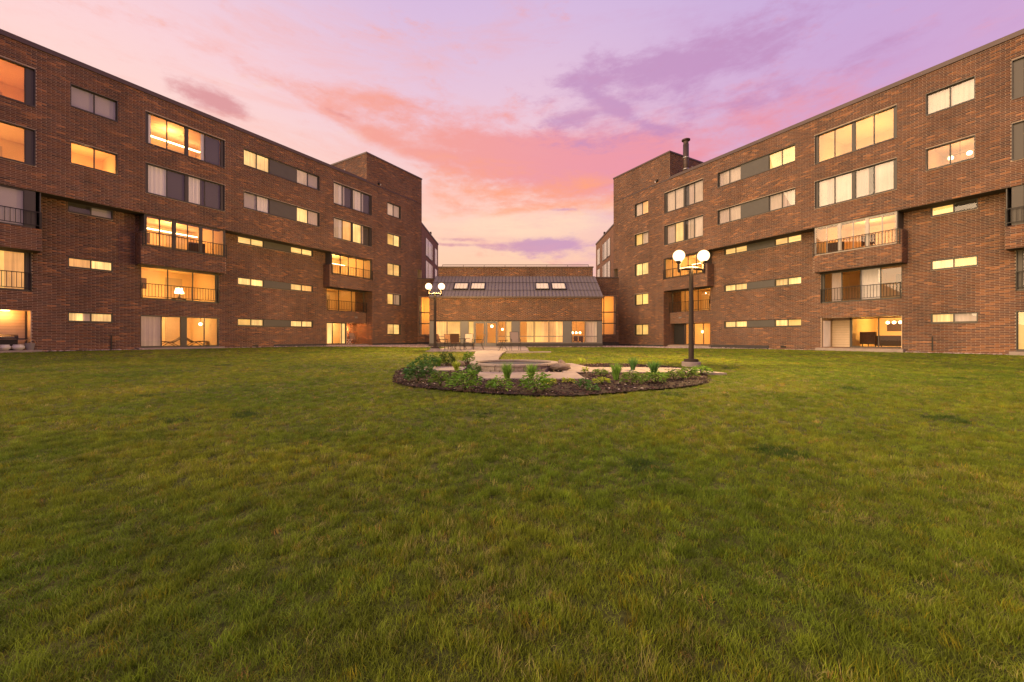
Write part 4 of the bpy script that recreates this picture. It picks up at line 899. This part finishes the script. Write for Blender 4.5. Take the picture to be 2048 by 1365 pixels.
# ------------------------------------------------------------------ lamp posts
def lamp(x, y, hz2, off, label):
    root = empty('lamp_post', (x, y, gzf(x, y)), 0, label, 'lamp post', 'double globe lamp posts')
    b_ = MB(); b_.lathe([(0, .16), (.30, .16), (.31, .14), (.31, -.1)], n=24); b_.build('concrete_base', 'concrete', root, False)
    b_ = MB(); b_.lathe([(0, .27), (.11, .27), (.235, .25), (.24, .162), (0, .162)], n=20); b_.build('base_plate', 'lamp_metal', root)
    b_ = MB(); b_.lathe([(.088, .26), (.088, .5), (.068, hz2-.42), (.068, hz2-.38), (0, hz2-.38)], n=16); b_.build('pole', 'lamp_metal', root, True)
    b_ = MB(); za = hz2-.46; b_.tube([(-off, 0, za-.01), (-off*.5, 0, za+.015), (0, 0, za+.02), (off*.5, 0, za+.015), (off, 0, za-.01)], [.045, .055, .06, .055, .045], 10); b_.build('crossarm', 'lamp_metal', root, True)
    for s_ in (-1, 1):
        b_ = MB(); c_ = (s_*off, 0, 0); b_.lathe([(0, za-.12), (.04, za-.12), (.05, za-.06), (.045, za+.18), (.10, za+.23), (.105, za+.28), (0, za+.28)], c_, 14); h = b_.build('holder', 'lamp_metal', root)
        b_ = MB(); r_ = .205; b_.lathe([(r_*math.sin(t_), -r_*math.cos(t_)) for t_ in np.linspace(.02, math.pi-.001, 16)], (0, 0, 0), 24); gl_ = b_.build('globe', 'globe', root, True); gl_.location = (s_*off, 0, hz2)
        l = bpy.data.lights.new('globe_lamp', 'POINT'); l.energy = 3200; l.color = (1, .62, .22); l.shadow_soft_size = .07
        o = bpy.data.objects.new('globe_lamp', l); COL.objects.link(o); o.parent = root; o.location = (s_*off, 0, hz2)
lamp(6.28, 13.95, 3.87, .43, 'tall double globe lamp post at the right end of the flower bed')
lamp(-4.62, 23.9, 3.88, .385, 'double globe lamp post beside the patio table, left of the pavilion')

# ------------------------------------------------------------------ garden furniture
def chair_proto(brown, h=1.0, high=False, label='', grp=None):
    root = empty('patio_chair', (0, 0, 0), 0, label, 'chair', grp); sl_ = 'sling_brown' if brown else 'sling'; zs = .44 if not high else .48; w = .27
    b_ = MB(); b_.box(-w+.02, w-.02, -.24, .24, zs-.02, zs+.01); b_.build('seat', sl_, root)
    b_ = MB(); n = len(b_.v); P = [(-w+.02, .24, zs+.04), (w-.02, .24, zs+.04), (w-.02, .42, h), (-w+.02, .42, h)]; b_.quad(*P); b_.quad(*[(p[0], p[1]+.02, p[2]) for p in P][::-1])
    for i in range(4): a_, c_ = P[i], P[(i+1) % 4]; b_.quad(a_, (a_[0], a_[1]+.02, a_[2]), (c_[0], c_[1]+.02, c_[2]), c_)
    b_.build('backrest', sl_, root)
    for s_ in (-1, 1):
        b_ = MB(); b_.tube([(s_*w, -.30, 0), (s_*w, -.22, zs+.2)], .014, 6); b_.build('leg', 'dark_metal', root)
        b_ = MB(); b_.tube([(s_*w, .36, 0), (s_*w, .22, zs-.05), (s_*w, .43, h+.01)], .014, 6); b_.build('leg', 'dark_metal', root)
        b_ = MB(); b_.tube([(s_*w, -.24, zs+.2), (s_*w, .05, zs+.22), (s_*w, .31, zs+.2)], .016, 6); b_.build('armrest', 'dark_metal', root)
    b_ = MB(); b_.tube([(-w, -.24, zs-.03), (w, -.24, zs-.03)], .012, 6); b_.tube([(-w, .43, h+.01), (w, .43, h+.01)], .012, 6); b_.build('stretcher', 'dark_metal', root)
    return root
def place(o, x, y, rz, label=None, dz_=.035):
    o.location = (x, y, gzf(x, y)+dz_); o.rotation_euler = (0, 0, rz)
    if label: o['label'] = label
    return o
TX, TY = -3.3, 25.3
gch = 'chairs around the patio table'
c1 = chair_proto(True, .98, False, '', gch); place(c1, TX-.15, TY-.95, R(180), 'brown sling chair with its back to the lawn, in front of the patio table')
c2 = chair_proto(False, 1.02, False, '', gch); place(c2, TX+.42, TY+.95, 0, 'pale sling chair behind the patio table, facing the lawn')
for x, y, r_, lb in ((TX-1.1, TY-.1, 75, 'sling chair at the left end of the patio table'), (TX+1.15, TY-.15, -80, 'sling chair at the right end of the patio table, turned sideways'), (TX-.75, TY+.8, 30, 'sling chair behind the patio table, near its left corner')):
    place(copy_tree(c1), x, y, R(r_), lb)
tb = empty('patio_table', (TX, TY, gzf(TX, TY)+.035), 0, 'dark metal patio table surrounded by sling chairs, left of the door', 'table')
b_ = MB(); b_.lathe([(0, .70), (.62, .70), (.64, .715), (.62, .73), (0, .73)], n=28); b_.build('tabletop', 'dark_metal', tb)
for k in range(4): w_ = math.pi/4+k*math.pi/2; b_ = MB(); b_.tube([(.52*math.cos(w_), .52*math.sin(w_), 0), (.35*math.cos(w_), .35*math.sin(w_), .4), (.45*math.cos(w_), .45*math.sin(w_), .70)], .018, 6); b_.build('leg', 'dark_metal', tb)
c3 = chair_proto(False, 1.12, True, '', None); place(c3, .2, 23.7, R(10), 'tall backed pale sling chair alone on the patio right of the door'); c3['label'] = 'tall backed pale sling chair alone, right of the pavilion doors'
tb = empty('side_table', (-.55, 23.9, gzf(-.5, 24)+.035), 0, 'small dark side table next to the lone tall backed chair', 'table')
b_ = MB(); b_.lathe([(0, .60), (.30, .60), (.31, .62), (0, .62)], n=20); b_.build('tabletop', 'dark_metal', tb)
for k in range(3): w_ = k*2.1+.4; b_ = MB(); b_.tube([(.30*math.cos(w_), .30*math.sin(w_), 0), (.06*math.cos(w_), .06*math.sin(w_), .35), (.2*math.cos(w_), .2*math.sin(w_), .60)], .014, 6); b_.build('leg', 'dark_metal', tb)
ub = MB(); ub.lathe([(0, .09), (.03, .09), (.035, .06), (.24, .04), (.26, 0), (0, 0)], n=20); o = ub.build('parasol_base', 'dark_metal', None, loc=(-.85, 29.5, gzf(-.85, 29.5)+.035)); tag(o, 'empty round dark parasol base on the patio paving near the door', 'parasol base')

# things on the wing patios (in wing coordinates)
def at_w(w, s_, d, z): return tuple(w.world(s_, d, z))
rzL = WL.root.matrix_basis.to_euler().z
gr = empty('gas_grill', at_w(WL, 8.55, .95, -.57), rzL, 'dark lidded grill on the lit patio at the far left', 'grill')
b_ = MB(); b_.box(-.3, .3, -.22, .22, .12, .5); b_.build('cabinet', 'grill', gr)
b_ = MB(); b_.box(-.62, -.32, -.2, .2, .5, .54); b_.box(.32, .62, -.2, .2, .5, .54); b_.build('side_shelf', 'grill', gr)
b_ = MB(); N_ = 8
for i in range(N_):
    a0 = math.pi*i/N_; a1 = math.pi*(i+1)/N_; y0_, z0_ = -.23*math.cos(a0), .52+.2*math.sin(a0); y1_, z1_ = -.23*math.cos(a1), .52+.2*math.sin(a1)
    b_.quad((-.32, y0_, z0_), (.32, y0_, z0_), (.32, y1_, z1_), (-.32, y1_, z1_)); b_.quad((-.32, 0, .52), (-.32, y0_, z0_), (-.32, y1_, z1_)); b_.quad((.32, 0, .52), (.32, y1_, z1_), (.32, y0_, z0_))
b_.build('lid', 'grill', gr); b_ = MB(); b_.tube([(-.2, -.27, .6), (.2, -.27, .6)], .014, 6); b_.build('lid_handle', 'galv', gr)
for sx in (-1, 1):
    for sy in (-1, 1): b_ = MB(); b_.tube([(sx*.28, sy*.2, 0), (sx*.28, sy*.2, .5)], .018, 6); b_.build('leg', 'grill', gr)
def planter(s_, label):
    root = empty('round_planter', at_w(WL, s_, .42, -.57), 0, label, 'planter', 'round white planters on the left patio')
    b_ = MB(); b_.lathe([(0, 0), (.10, 0), (.19, .09), (.20, .17), (.15, .24), (.16, .26), (.13, .26), (.12, .22), (0, .22)], n=20); b_.build('bowl', 'pot', root, True)
    b_ = MB(); b_.lathe([(0, .225), (.12, .225)], n=12); b_.build('earth', 'soil', root)
planter(8.42, 'left one of two low white round pots beside the grill'); planter(8.82, 'right one of two low white round pots, next to the grey basket')
bs = empty('garden_basket', at_w(WL, 9.16, .42, -.57), rzL, 'grey tapered basket with hooped handle at the patio edge, far left', 'basket')
b_ = MB(); b_.lathe([(0, 0), (.11, 0), (.17, .32), (.16, .32), (.10, .02)], n=16); b_.build('body', 'basket', bs)
b_ = MB(); b_.tube([(.17*math.cos(t_), 0, .32+.2*math.sin(t_)) for t_ in np.linspace(0, math.pi, 9)], .014, 6); b_.build('handle', 'wood', bs)
tb2 = empty('side_table', at_w(WL, 26.75, 1.25, -.57), rzL, 'small white slatted stool beside the lit chair in the left wing recess', 'stool')
b_ = MB(); b_.box(-.22, .22, -.2, .2, .42, .45); b_.build('top', 'pot', tb2)
for s_ in (-1, 1): b_ = MB(); b_.tube([(s_*.2, -.16, 0), (-s_*.2, -.16, .42)], .018, 6); b_.tube([(s_*.2, .16, 0), (-s_*.2, .16, .42)], .018, 6); b_.build('leg', 'pot', tb2)
c4 = chair_proto(False, .98, False, 'pale garden armchair under the wall light in the left wing recess', None); c4.location = at_w(WL, 27.35, 1.3, -.57); c4.rotation_euler = (0, 0, rzL)
# furniture seen through windows
def armchair(w, s_, d, z, turn, label, sc=1.0):
    root = empty('armchair', at_w(w, s_, d, z), w.root.matrix_basis.to_euler().z+turn, label, 'armchair'); root.scale = (sc, sc, sc)
    for nm, q in (('seat', (-.3, .3, -.3, .3, .2, .42)), ('armrest', (-.4, -.3, -.32, .3, .2, .6)), ('armrest', (.3, .4, -.32, .3, .2, .6)), ('backrest', (-.4, .4, .3, .44, .2, .95))): MB().box(*q).build(nm, 'furniture', root)
    for sx in (-1, 1):
        for sy in (-1, 1): MB().box(sx*.34-.02, sx*.34+.02, sy*.28-.02, sy*.28+.02, 0, .2).build('leg', 'furniture', root)
def recliner(w, s_, d, z, turn, label):
    root = empty('recliner', at_w(w, s_, d, z), w.root.matrix_basis.to_euler().z+turn, label, 'recliner')
    b_ = MB()
    P = [(-.9, .30), (-.35, .34), (.1, .28), (.6, .62)]
    for (x0, z0_), (x1, z1_) in zip(P[:-1], P[1:]): b_.quad((x0, -.28, z0_), (x1, -.28, z1_), (x1, .28, z1_), (x0, .28, z0_)); b_.quad((x0, .28, z0_-.05), (x1, .28, z1_-.05), (x1, -.28, z1_-.05), (x0, -.28, z0_-.05)); b_.quad((x0, -.28, z0_-.05), (x1, -.28, z1_-.05), (x1, -.28, z1_), (x0, -.28, z0_))
    b_.build('cushion', 'furniture', root)
    for sy in (-1, 1): b_ = MB(); b_.tube([(-.5, sy*.28, 0), (-.1, sy*.28, .3), (.4, sy*.28, 0)], .02, 6); b_.build('leg', 'furniture', root)
recliner(WL, 14.95, 2.3, -.54, 0, 'dark recliner inside the left patio door, under the middle bay'); recliner(WL, 16.3, 2.6, -.54, math.pi, 'dark recliner behind the right patio door pane, middle bay')
armchair(WL, 15.9, 1.2, 4.82, R(160), 'dark chair behind the balcony railing of the middle left bay, third floor')
armchair(WR, 16.3, 1.2, 4.82, R(200), 'dark chair behind the balcony railing of the right bay, third floor')
armchair(WR, 15.3, 3.4, -.54, R(170), 'dark wooden bench-like chair inside the right ground floor window')
sf = empty('sofa', at_w(WR, 14.1, 3.6, -.54), WR.root.matrix_basis.to_euler().z, 'long dark sofa inside the right ground floor window', 'sofa')
for nm, q in (('seat', (-.85, .85, -.35, .35, .1, .42)), ('backrest', (-.95, .95, -.5, -.35, .1, .72)), ('armrest', (-.95, -.85, -.35, .35, .1, .58)), ('armrest', (.85, .95, -.35, .35, .1, .58))): MB().box(*q).build(nm, 'furniture', sf)
def ball_lamp(name, pos, r_, n_, dx_, label, cordtop, cat='lamp', mt='bulb', ang=0.0):
    root = empty(name, pos, ang, label, cat)
    for k in range(n_):
        b_ = MB(); b_.lathe([(r_*math.sin(t_), -r_*math.cos(t_)) for t_ in np.linspace(.02, math.pi-.02, 9)], ((k-(n_-1)/2)*dx_, 0, 0), 12); b_.build('bulb', mt, root, True)
    b_ = MB(); b_.tube([(0, 0, 0), (0, 0, cordtop)], .01, 5)
    if n_ > 1: b_.tube([(-(n_-1)/2*dx_, 0, r_), ((n_-1)/2*dx_, 0, r_)], .012, 5)
    b_.build('stem', 'dark_metal', root)
rzR = WR.root.matrix_basis.to_euler().z
ball_lamp('pendant_lamp', at_w(WR, 14.2, 3.2, .95), .09, 3, .28, 'row of three glowing balls hanging inside the right ground floor window', .5, 'pendant lamp', ang=rzR)
ball_lamp('pendant_lamp', at_w(WR, 11.0, .75, 8.95), .10, 2, .62, 'two added glowing balls imitating a reflection in the small fourth floor window, right wing', .95, 'pendant lamp', ang=rzR)  # added emitters imitating lights reflected in the glass; no pendant hangs here
ball_lamp('pendant_lamp', at_w(WR, 25.0, 2.3, .55), .09, 1, 0, 'round glowing lamp inside the far right ground floor window, nearer pane', .9, 'pendant lamp', ang=rzR)
ball_lamp('pendant_lamp', at_w(WR, 26.1, 2.3, .55), .11, 1, 0, 'round glowing lamp inside the far right ground floor window, farther pane', .9, 'pendant lamp', ang=rzR)
ball_lamp('pendant_lamp', at_w(WL, 16.55, 2.4, .88), .10, 1, 0, 'round glowing lamp inside the right patio door of the middle left bay', .75, 'pendant lamp', ang=rzL)
def table_lamp(pos, label):
    root = empty('table_lamp', pos, 0, label, 'table lamp'); b_ = MB(); b_.lathe([(.16, .62), (.24, .30)], n=16); b_.build('lamp_shade', 'strip', root); b_ = MB(); b_.lathe([(0, 0), (.09, 0), (.05, .1), (.02, .3), (.02, .45)], n=10); b_.build('base', 'furniture', root)
st_ = empty('side_table', at_w(WL, 15.3, 2.0, 1.92), rzL, 'small table carrying the lit lamp, second floor middle left bay', 'table'); MB().box(-.3, .3, -.25, .25, .45, .5).build('top', 'furniture', st_)
for sx in (-1, 1): MB().box(sx*.26-.02, sx*.26+.02, -.2, .2, 0, .45).build('leg', 'furniture', st_)
table_lamp(at_w(WL, 15.3, 2.0, 2.42), 'lit table lamp with bright shade, second floor of the middle left bay')
ball_lamp('pendant_lamp', (5.75, PY+2.6, EYE+.45), .10, 3, .33, 'three glowing balls over the table in the right end of the pavilion', 1.9, 'pendant lamp')
ball_lamp('pendant_lamp', (-1.75, PY+1.6, EYE+1.0), .12, 1, 0, 'round bright lamp behind the right pavilion door', 1.5, 'pendant lamp')
ball_lamp('pendant_lamp', (-.85, PY+2.4, EYE+.75), .10, 1, 0, 'smaller round lamp in the window right of the pavilion doors', 1.8, 'pendant lamp')
dt = empty('dining_table', (5.55, PY+2.6, EYE-.74), 0, 'long table under the three balls in the pavilion', 'table'); MB().box(-.8, .8, -.4, .4, .70, .74).build('tabletop', 'furniture', dt)
for sx in (-1, 1): MB().box(sx*.7-.03, sx*.7+.03, -.3, .3, 0, .7).build('leg', 'furniture', dt)
for k in range(3):
    root = empty('dining_chair', (5.1+k*.45, PY+1.9, EYE-.74), R(180), ('left', 'middle', 'right')[k]+' one of three dark chairs at the pavilion table', 'chair', 'chairs at the pavilion table')
    MB().box(-.18, .18, -.18, .18, .42, .46).build('seat', 'furniture', root); MB().box(-.18, .18, .15, .18, .46, .92).build('backrest', 'furniture', root)
    for sx in (-1, 1): MB().box(sx*.16-.015, sx*.16+.015, -.16, .16, 0, .42).build('leg', 'furniture', root)

# ------------------------------------------------------------------ plants in the bed
def leaf_mesh(h, w_, n, size, tone, seed, spread=1.0):
    rr = np.random.default_rng(seed); P = []; F = []; T = []
    for k in range(n):
        a_ = rr.random()*6.283; u_ = rr.random()**.6; r_ = w_/2*u_*(1+.25*math.sin(3*a_+seed)); z = h*(.08+.92*rr.random()**.7*(1-.55*u_**2)); 
        L_ = size*(.6+.8*rr.random()); ww = L_*.42; out = a_+rr.normal()*.6; up = rr.uniform(-.25, .5)
        d_ = Vector((math.cos(out)*math.cos(up), math.sin(out)*math.cos(up), math.sin(up))); sd = d_.cross(Vector((0, 0, 1))).normalized(); nn = sd.cross(d_)
        p = Vector((r_*math.cos(a_), r_*math.sin(a_), z)); b0 = len(P)
        P += [tuple(p), tuple(p+d_*L_*.5+sd*ww*.5+nn*.01), tuple(p+d_*L_-nn*L_*.15), tuple(p+d_*L_*.5-sd*ww*.5+nn*.01), tuple(p+d_*L_*.5-nn*.012)]
        F += [(b0, b0+1, b0+4), (b0+1, b0+2, b0+4), (b0+2, b0+3, b0+4), (b0+3, b0, b0+4)]
        t_ = np.array(tone)*(.6+.9*rr.random()); t_[0] *= .85+.4*rr.random(); T += [tuple(t_)]*5
    m_ = MB(); m_.v = P; m_.f = F; m_.tone = T; return m_
def blade_mesh(h, w_, n, tone, seed, width=.012):
    rr = np.random.default_rng(seed); m_ = MB()
    for k in range(n):
        a_ = rr.random()*6.283; r0 = w_*.16*rr.random(); hh = h*(.55+.45*rr.random()); lean = w_/2*rr.random()**.7; x0, y0_ = r0*math.cos(a_), r0*math.sin(a_); pts = []
        for t_ in (0, .4, .75, 1): pts.append(Vector((x0+math.cos(a_)*lean*t_**1.8, y0_+math.sin(a_)*lean*t_**1.8, hh*t_*(1-.12*t_))))
        tw = rr.random()*3.14; sd = Vector((math.cos(tw), math.sin(tw), 0)); m_.cur = tuple(np.array(tone)*(.6+.9*rr.random()))
        ws = [width, width, width*.7, .0012]; b0 = len(m_.v)
        for p, q in zip(pts, ws): m_.v += [tuple(p-sd*q/2), tuple(p+sd*q/2)]; m_.tone += [m_.cur]*2
        for i in range(3): m_.f.append((b0+2*i, b0+2*i+1, b0+2*i+3, b0+2*i+2))
    return m_
G1 = (.17, .33, .045); G2 = (.09, .21, .05); G3 = (.34, .44, .05); G4 = (.15, .26, .045); G5 = (.08, .15, .035)
def bed_pos(zx, zy):                      # foot of a plant from its place in the picture: intersect with the lawn plane
    px = 760+zx/2.926; py = 660+zy/2.926; Y = 10.0
    for _ in range(30): h = EYE-gzf((px-1024)/796*Y, Y); Y = 796*h/(py-676)
    return (px-1024)/796*Y, Y
PL = [ # zx, zy(foot), width px, height px, kind, tone, label
 (225, 312, 150, 125, 'leaf', G2, 'broad dark green peony at the far left of the bed'), (352, 338, 105, 85, 'leaf', G4, 'low green peony just right of the broad far left one'),
 (495, 358, 155, 120, 'leaf', G1, 'large bright green peony at the left front of the bed'), (392, 212, 85, 75, 'leaf', G5, 'dark round shrub at the back left of the bed'),
 (280, 232, 100, 85, 'leaf', G2, 'loose green shrub behind the far left peony'), (345, 222, 42, 60, 'blade', G1, 'thin upright green shoot beside the dark round shrub'),
 (447, 248, 62, 66, 'blade', G3, 'light green lily clump left of the stone basin'), (516, 205, 55, 72, 'leaf', G1, 'narrow upright green shrub behind the basin on the left'),
 (547, 282, 62, 84, 'leaf', G2, 'dark conical shrub against the left side of the basin wall'), (745, 300, 78, 118, 'blade', G1, 'tall feathery green clump before the middle of the basin'),
 (885, 298, 84, 108, 'blade', G1, 'tall feathery green clump before the right part of the basin'), (702, 362, 112, 76, 'leaf', G1, 'low wide peony at the front below the left feathery clump'),
 (912, 370, 150, 112, 'leaf', G1, 'large peony at the front below the right feathery clump'), (985, 330, 62, 34, 'leaf', G3, 'small yellow-green seedling right of the large front peony'),
 (1097, 318, 48, 28, 'leaf', G3, 'tiny yellow-green seedling in front of the right paving slab'), (1190, 350, 62, 52, 'leaf', G2, 'small dark green plant beside the pale stones, front right'),
 (1243, 368, 58, 36, 'leaf', G2, 'small bluish green plant at the front edge, right of centre'), (1298, 325, 76, 38, 'leaf', G3, 'lime green low rosette right of the small dark plants'),
 (1292, 278, 66, 44, 'leaf', G4, 'spindly seedling on the mulch below the right path slab'), (1200, 262, 26, 36, 'leaf', G3, 'tiny yellow sprout at the corner of the right path slab'),
 (1382, 304, 86, 118, 'blade', G1, 'tall grassy clump, leftmost of the three right of the path'), (1480, 246, 62, 92, 'blade', G2, 'tall slim grassy clump, middle of the three right of the path'),
 (1472, 325, 98, 74, 'leaf', G4, 'rounded green plant below the slim grassy clump'), (1602, 262, 94, 86, 'blade', G2, 'wide grassy clump, rightmost of the three right of the path'),
 (1612, 318, 126, 66, 'leaf', G1, 'wide low peony below the rightmost grassy clump'), (1722, 298, 92, 58, 'leaf', G4, 'low leafy plant in front of the lamp post, on its left'),
 (1800, 288, 88, 58, 'leaf', G4, 'low leafy plant directly before the lamp post base'), (1878, 268, 84, 52, 'leaf', G1, 'low leafy plant at the right tip of the bed'),
 (1180, 200, 62, 36, 'blade', G3, 'yellow-green lily tuft at the back edge right of the basin'), (590, 250, 60, 36, 'blade', (.14, .09, .04), 'dry brown grass tuft at the foot of the basin wall')]
for i, (zx, zy, wp, hp, kind, tone, lb) in enumerate(PL):
    x, y = bed_pos(zx, zy); sc_ = y/796/2.926; w_ = wp*sc_*1.05; h_ = hp*sc_*1.02
    root = empty('leafy_plant' if kind == 'leaf' else 'grass_clump', (x, y, gzf(x, y)+.05), 0, lb, 'plant')
    if kind == 'leaf':
        vol = w_*w_*h_; n = int(min(430, max(50, 900*(w_*h_)**.8))); leaf_mesh(h_, w_, n, min(.13, .07+.06*w_), tone, i+1).build('foliage', 'leaf', root, tone=True)
        b_ = MB(); rr = random.Random(i)
        for k in range(6 if w_ > .3 else 3): a_ = rr.random()*6.28; b_.tube([(0, 0, -.02), (w_*.2*math.cos(a_), w_*.2*math.sin(a_), h_*.45), (w_*.36*math.cos(a_), w_*.36*math.sin(a_), h_*.75)], [.008, .006, .003], 5)
        b_.build('stem', 'stem', root)
    else:
        blade_mesh(h_, w_, 190 if h_ > .25 else 60, tone, i+1, .013).build('foliage', 'leaf', root, tone=True)
    if i in (5, 22, 3): pass
def s_plant(pos, lb, tone):
    root = empty('leafy_plant', pos, 0, lb, 'plant'); leaf_mesh(.5, .4, 120, .07, tone, 77).build('foliage', 'leaf', root, tone=True); b_ = MB(); b_.tube([(0, 0, 0), (0, 0, .3)], .01, 5); b_.build('stem', 'stem', root)
s_plant(at_w(WL, 8.1, .42, -.57), 'yellow-green plant standing at the left edge of the lit patio', (.22, .20, .02))

# ------------------------------------------------------------------ grass
src = bpy.data.collections.new('grass_tufts')
def tuft(nb, hgt, rad, wd, seed):
    rr = np.random.default_rng(seed); m_ = MB()
    for k in range(nb):
        a_ = rr.random()*6.283; r0 = rad*math.sqrt(rr.random()); x0, y0_ = r0*math.cos(a_), r0*math.sin(a_); dirn = rr.random()*6.283; hh = hgt*(.45+.75*rr.random()); ln = hh*(.15+.85*rr.random()); tw = rr.random()*3.14
        sd = Vector((math.cos(tw), math.sin(tw), 0)); b0 = len(m_.v)
        for t_, q in ((0, 1), (.5, .85), (1, .08)):
            p = Vector((x0+math.cos(dirn)*ln*t_**1.7, y0_+math.sin(dirn)*ln*t_**1.7, hh*t_*(1-.15*t_))); m_.v += [tuple(p-sd*wd*q/2), tuple(p+sd*wd*q/2)]; m_.tone += [m_.cur]*2
        m_.f += [(b0, b0+1, b0+3, b0+2), (b0+2, b0+3, b0+5, b0+4)]
    me_ = bpy.data.meshes.new('tuft'); me_.from_pydata(m_.v, [], m_.f); me_.materials.append(MAT['blade']); o = bpy.data.objects.new('tuft', me_); src.objects.link(o)
for k in range(5): tuft(22, .032, .045, .0026, 50+k)
def sample_lawn():
    out = []
    Ys = [(1.0, 1.8, 1400), (1.8, 3.2, 1250), (3.2, 5, 760), (5, 8, 330), (8, 12, 170), (12, 18, 90), (18, 26, 50), (26, 40, 32)]
    for y0_, y1_, dn in Ys:
        hw = 1.36*y1_+1.2; hw = min(hw, 26); n = int(dn*(y1_-y0_)*2*hw); P = np.c_[rng.uniform(-hw, hw, n), rng.uniform(y0_, y1_, n)]
        P = P[np.abs(P[:, 0]) < 1.36*P[:, 1]+1.2]; out.append(np.c_[P, np.full(len(P), {1400: 1, 1250: 1, 760: 1.08, 330: 1.25, 170: 1.5, 90: 1.8, 50: 2.2, 32: 2.6}[dn])])
    return np.concatenate(out)
P = sample_lawn(); X, Y = P[:, 0], P[:, 1]
ok = ~in_bed(X, Y) & ~on_slab(X, Y, .01) & ~in_gravel(X, Y) & (dist_l(X, Y) > -.3) & (dist_r(X, Y) > -.3) & ~((X > PX0-.1) & (X < PX1+.1) & (Y > 32.4)) & ~in_pool(X, Y, .1) & (np.hypot(X-6.28, Y-13.95) > .3)
P = P[ok]; X, Y, S_ = P.T; n = len(P)
patch = fnoise(X*.8, Y*.8, 21); p2 = fnoise(X*2.4, Y*2.4, 31); p3 = fnoise(X*.25+5, Y*.25, 41)
green = np.array((.200, .300, .020)); lush = np.array((.140, .225, .017)); straw = np.array((.34, .32, .09)); olive = np.array((.290, .335, .026))
t = np.clip((patch*.6+p3*.4-.34)*2.4, 0, 1)[:, None]; col = lush*(1-t)+olive*t; k2 = np.clip((p2-.45)*2.5, 0, 1)[:, None]; col = col*(1-k2*.45)+green*k2*.45
dry = (rng.random(n) < np.clip((p2*.5+patch*.5-.50)*1.6, .03, .24)); col[dry] = straw*(.7+.5*rng.random((dry.sum(), 1)))
p4 = fnoise(X*11+3, Y*11, 71); col *= (.62+.70*rng.random((n, 1)))*(1+.9*(p4-.52))[:, None]; rd = rng.random(n) < .10; col[rd] *= np.array((1.35, .92, .8))
CLUMPS = [(495, 831, 34), (350, 843, 26), (965, 828, 30), (297, 792, 22), (1345, 790, 26), (1880, 838, 40), (1290, 935, 40), (1700, 778, 20), (1250, 733, 14), (690, 735, 16), (1560, 906, 40), (1640, 735, 16), (450, 728, 20), (1930, 757, 22), (1460, 735, 16)]
hs = S_.copy()
for cx_, cy_, cw in CLUMPS:
    Yc = 1.1*796/(cy_-676); Yc = 796*(EYE-gzf((cx_-1024)/796*Yc, Yc))/(cy_-676); Xc = (cx_-1024)/796*Yc; rw = cw/796*Yc
    q = np.hypot((X-Xc)/rw, (Y-Yc)/(rw*.9)); m_ = (q < 1.25+1.6*(p2-.5)) ; m_ &= rng.random(n) < .75*np.clip(1.6-q, 0, 1); col[m_] = np.array((.06, .115, .016))*(.7+.6*rng.random((m_.sum(), 1))); hs[m_] *= 1.15
me = bpy.data.meshes.new('grass'); me.vertices.add(n); me.vertices.foreach_set('co', np.c_[X, Y, gz(X, Y)-.012].astype(np.float32).ravel())
a = me.attributes.new('tone', 'FLOAT_COLOR', 'POINT'); a.data.foreach_set('color', np.c_[col, np.ones(n)].astype(np.float32).ravel())
a = me.attributes.new('rot', 'FLOAT_VECTOR', 'POINT'); a.data.foreach_set('vector', np.c_[rng.normal(0, .12, n), rng.normal(0, .12, n), rng.random(n)*6.283].astype(np.float32).ravel())
p4 = fnoise(X*13, Y*13, 61); near_ = np.clip(1.6-Y/9, 0, 1); hv = (.7+.6*rng.random(n))*(.8+.5*patch)*(1+near_*(2.3*(p4-.5)+.12)); hv = np.maximum(hv, .35)
a = me.attributes.new('scl', 'FLOAT_VECTOR', 'POINT'); a.data.foreach_set('vector', np.c_[hs, hs, np.sqrt(hs)*hv].astype(np.float32).ravel())
grass = bpy.data.objects.new('grass', me); COL.objects.link(grass); tag(grass, 'mown green lawn grass with straw coloured blades', 'grass', kind='stuff')
ng = bpy.data.node_groups.new('grass_scatter', 'GeometryNodeTree'); ng.interface.new_socket('Geometry', in_out='INPUT', socket_type='NodeSocketGeometry'); ng.interface.new_socket('Geometry', in_out='OUTPUT', socket_type='NodeSocketGeometry')
gi = ng.nodes.new('NodeGroupInput'); go = ng.nodes.new('NodeGroupOutput'); ip = ng.nodes.new('GeometryNodeInstanceOnPoints'); ci = ng.nodes.new('GeometryNodeCollectionInfo'); ci.inputs[0].default_value = src; ci.inputs['Separate Children'].default_value = True; ci.inputs['Reset Children'].default_value = True
def na(nm):
    q = ng.nodes.new('GeometryNodeInputNamedAttribute'); q.data_type = 'FLOAT_VECTOR'; q.inputs[0].default_value = nm; return q.outputs[0]
ng.links.new(gi.outputs[0], ip.inputs['Points']); ng.links.new(ci.outputs[0], ip.inputs['Instance']); ip.inputs['Pick Instance'].default_value = True
er = ng.nodes.new('FunctionNodeEulerToRotation'); ng.links.new(na('rot'), er.inputs[0]); ng.links.new(er.outputs[0], ip.inputs['Rotation']); ng.links.new(na('scl'), ip.inputs['Scale']); ng.links.new(ip.outputs[0], go.inputs[0])
md = grass.modifiers.new('scatter', 'NODES'); md.node_group = ng
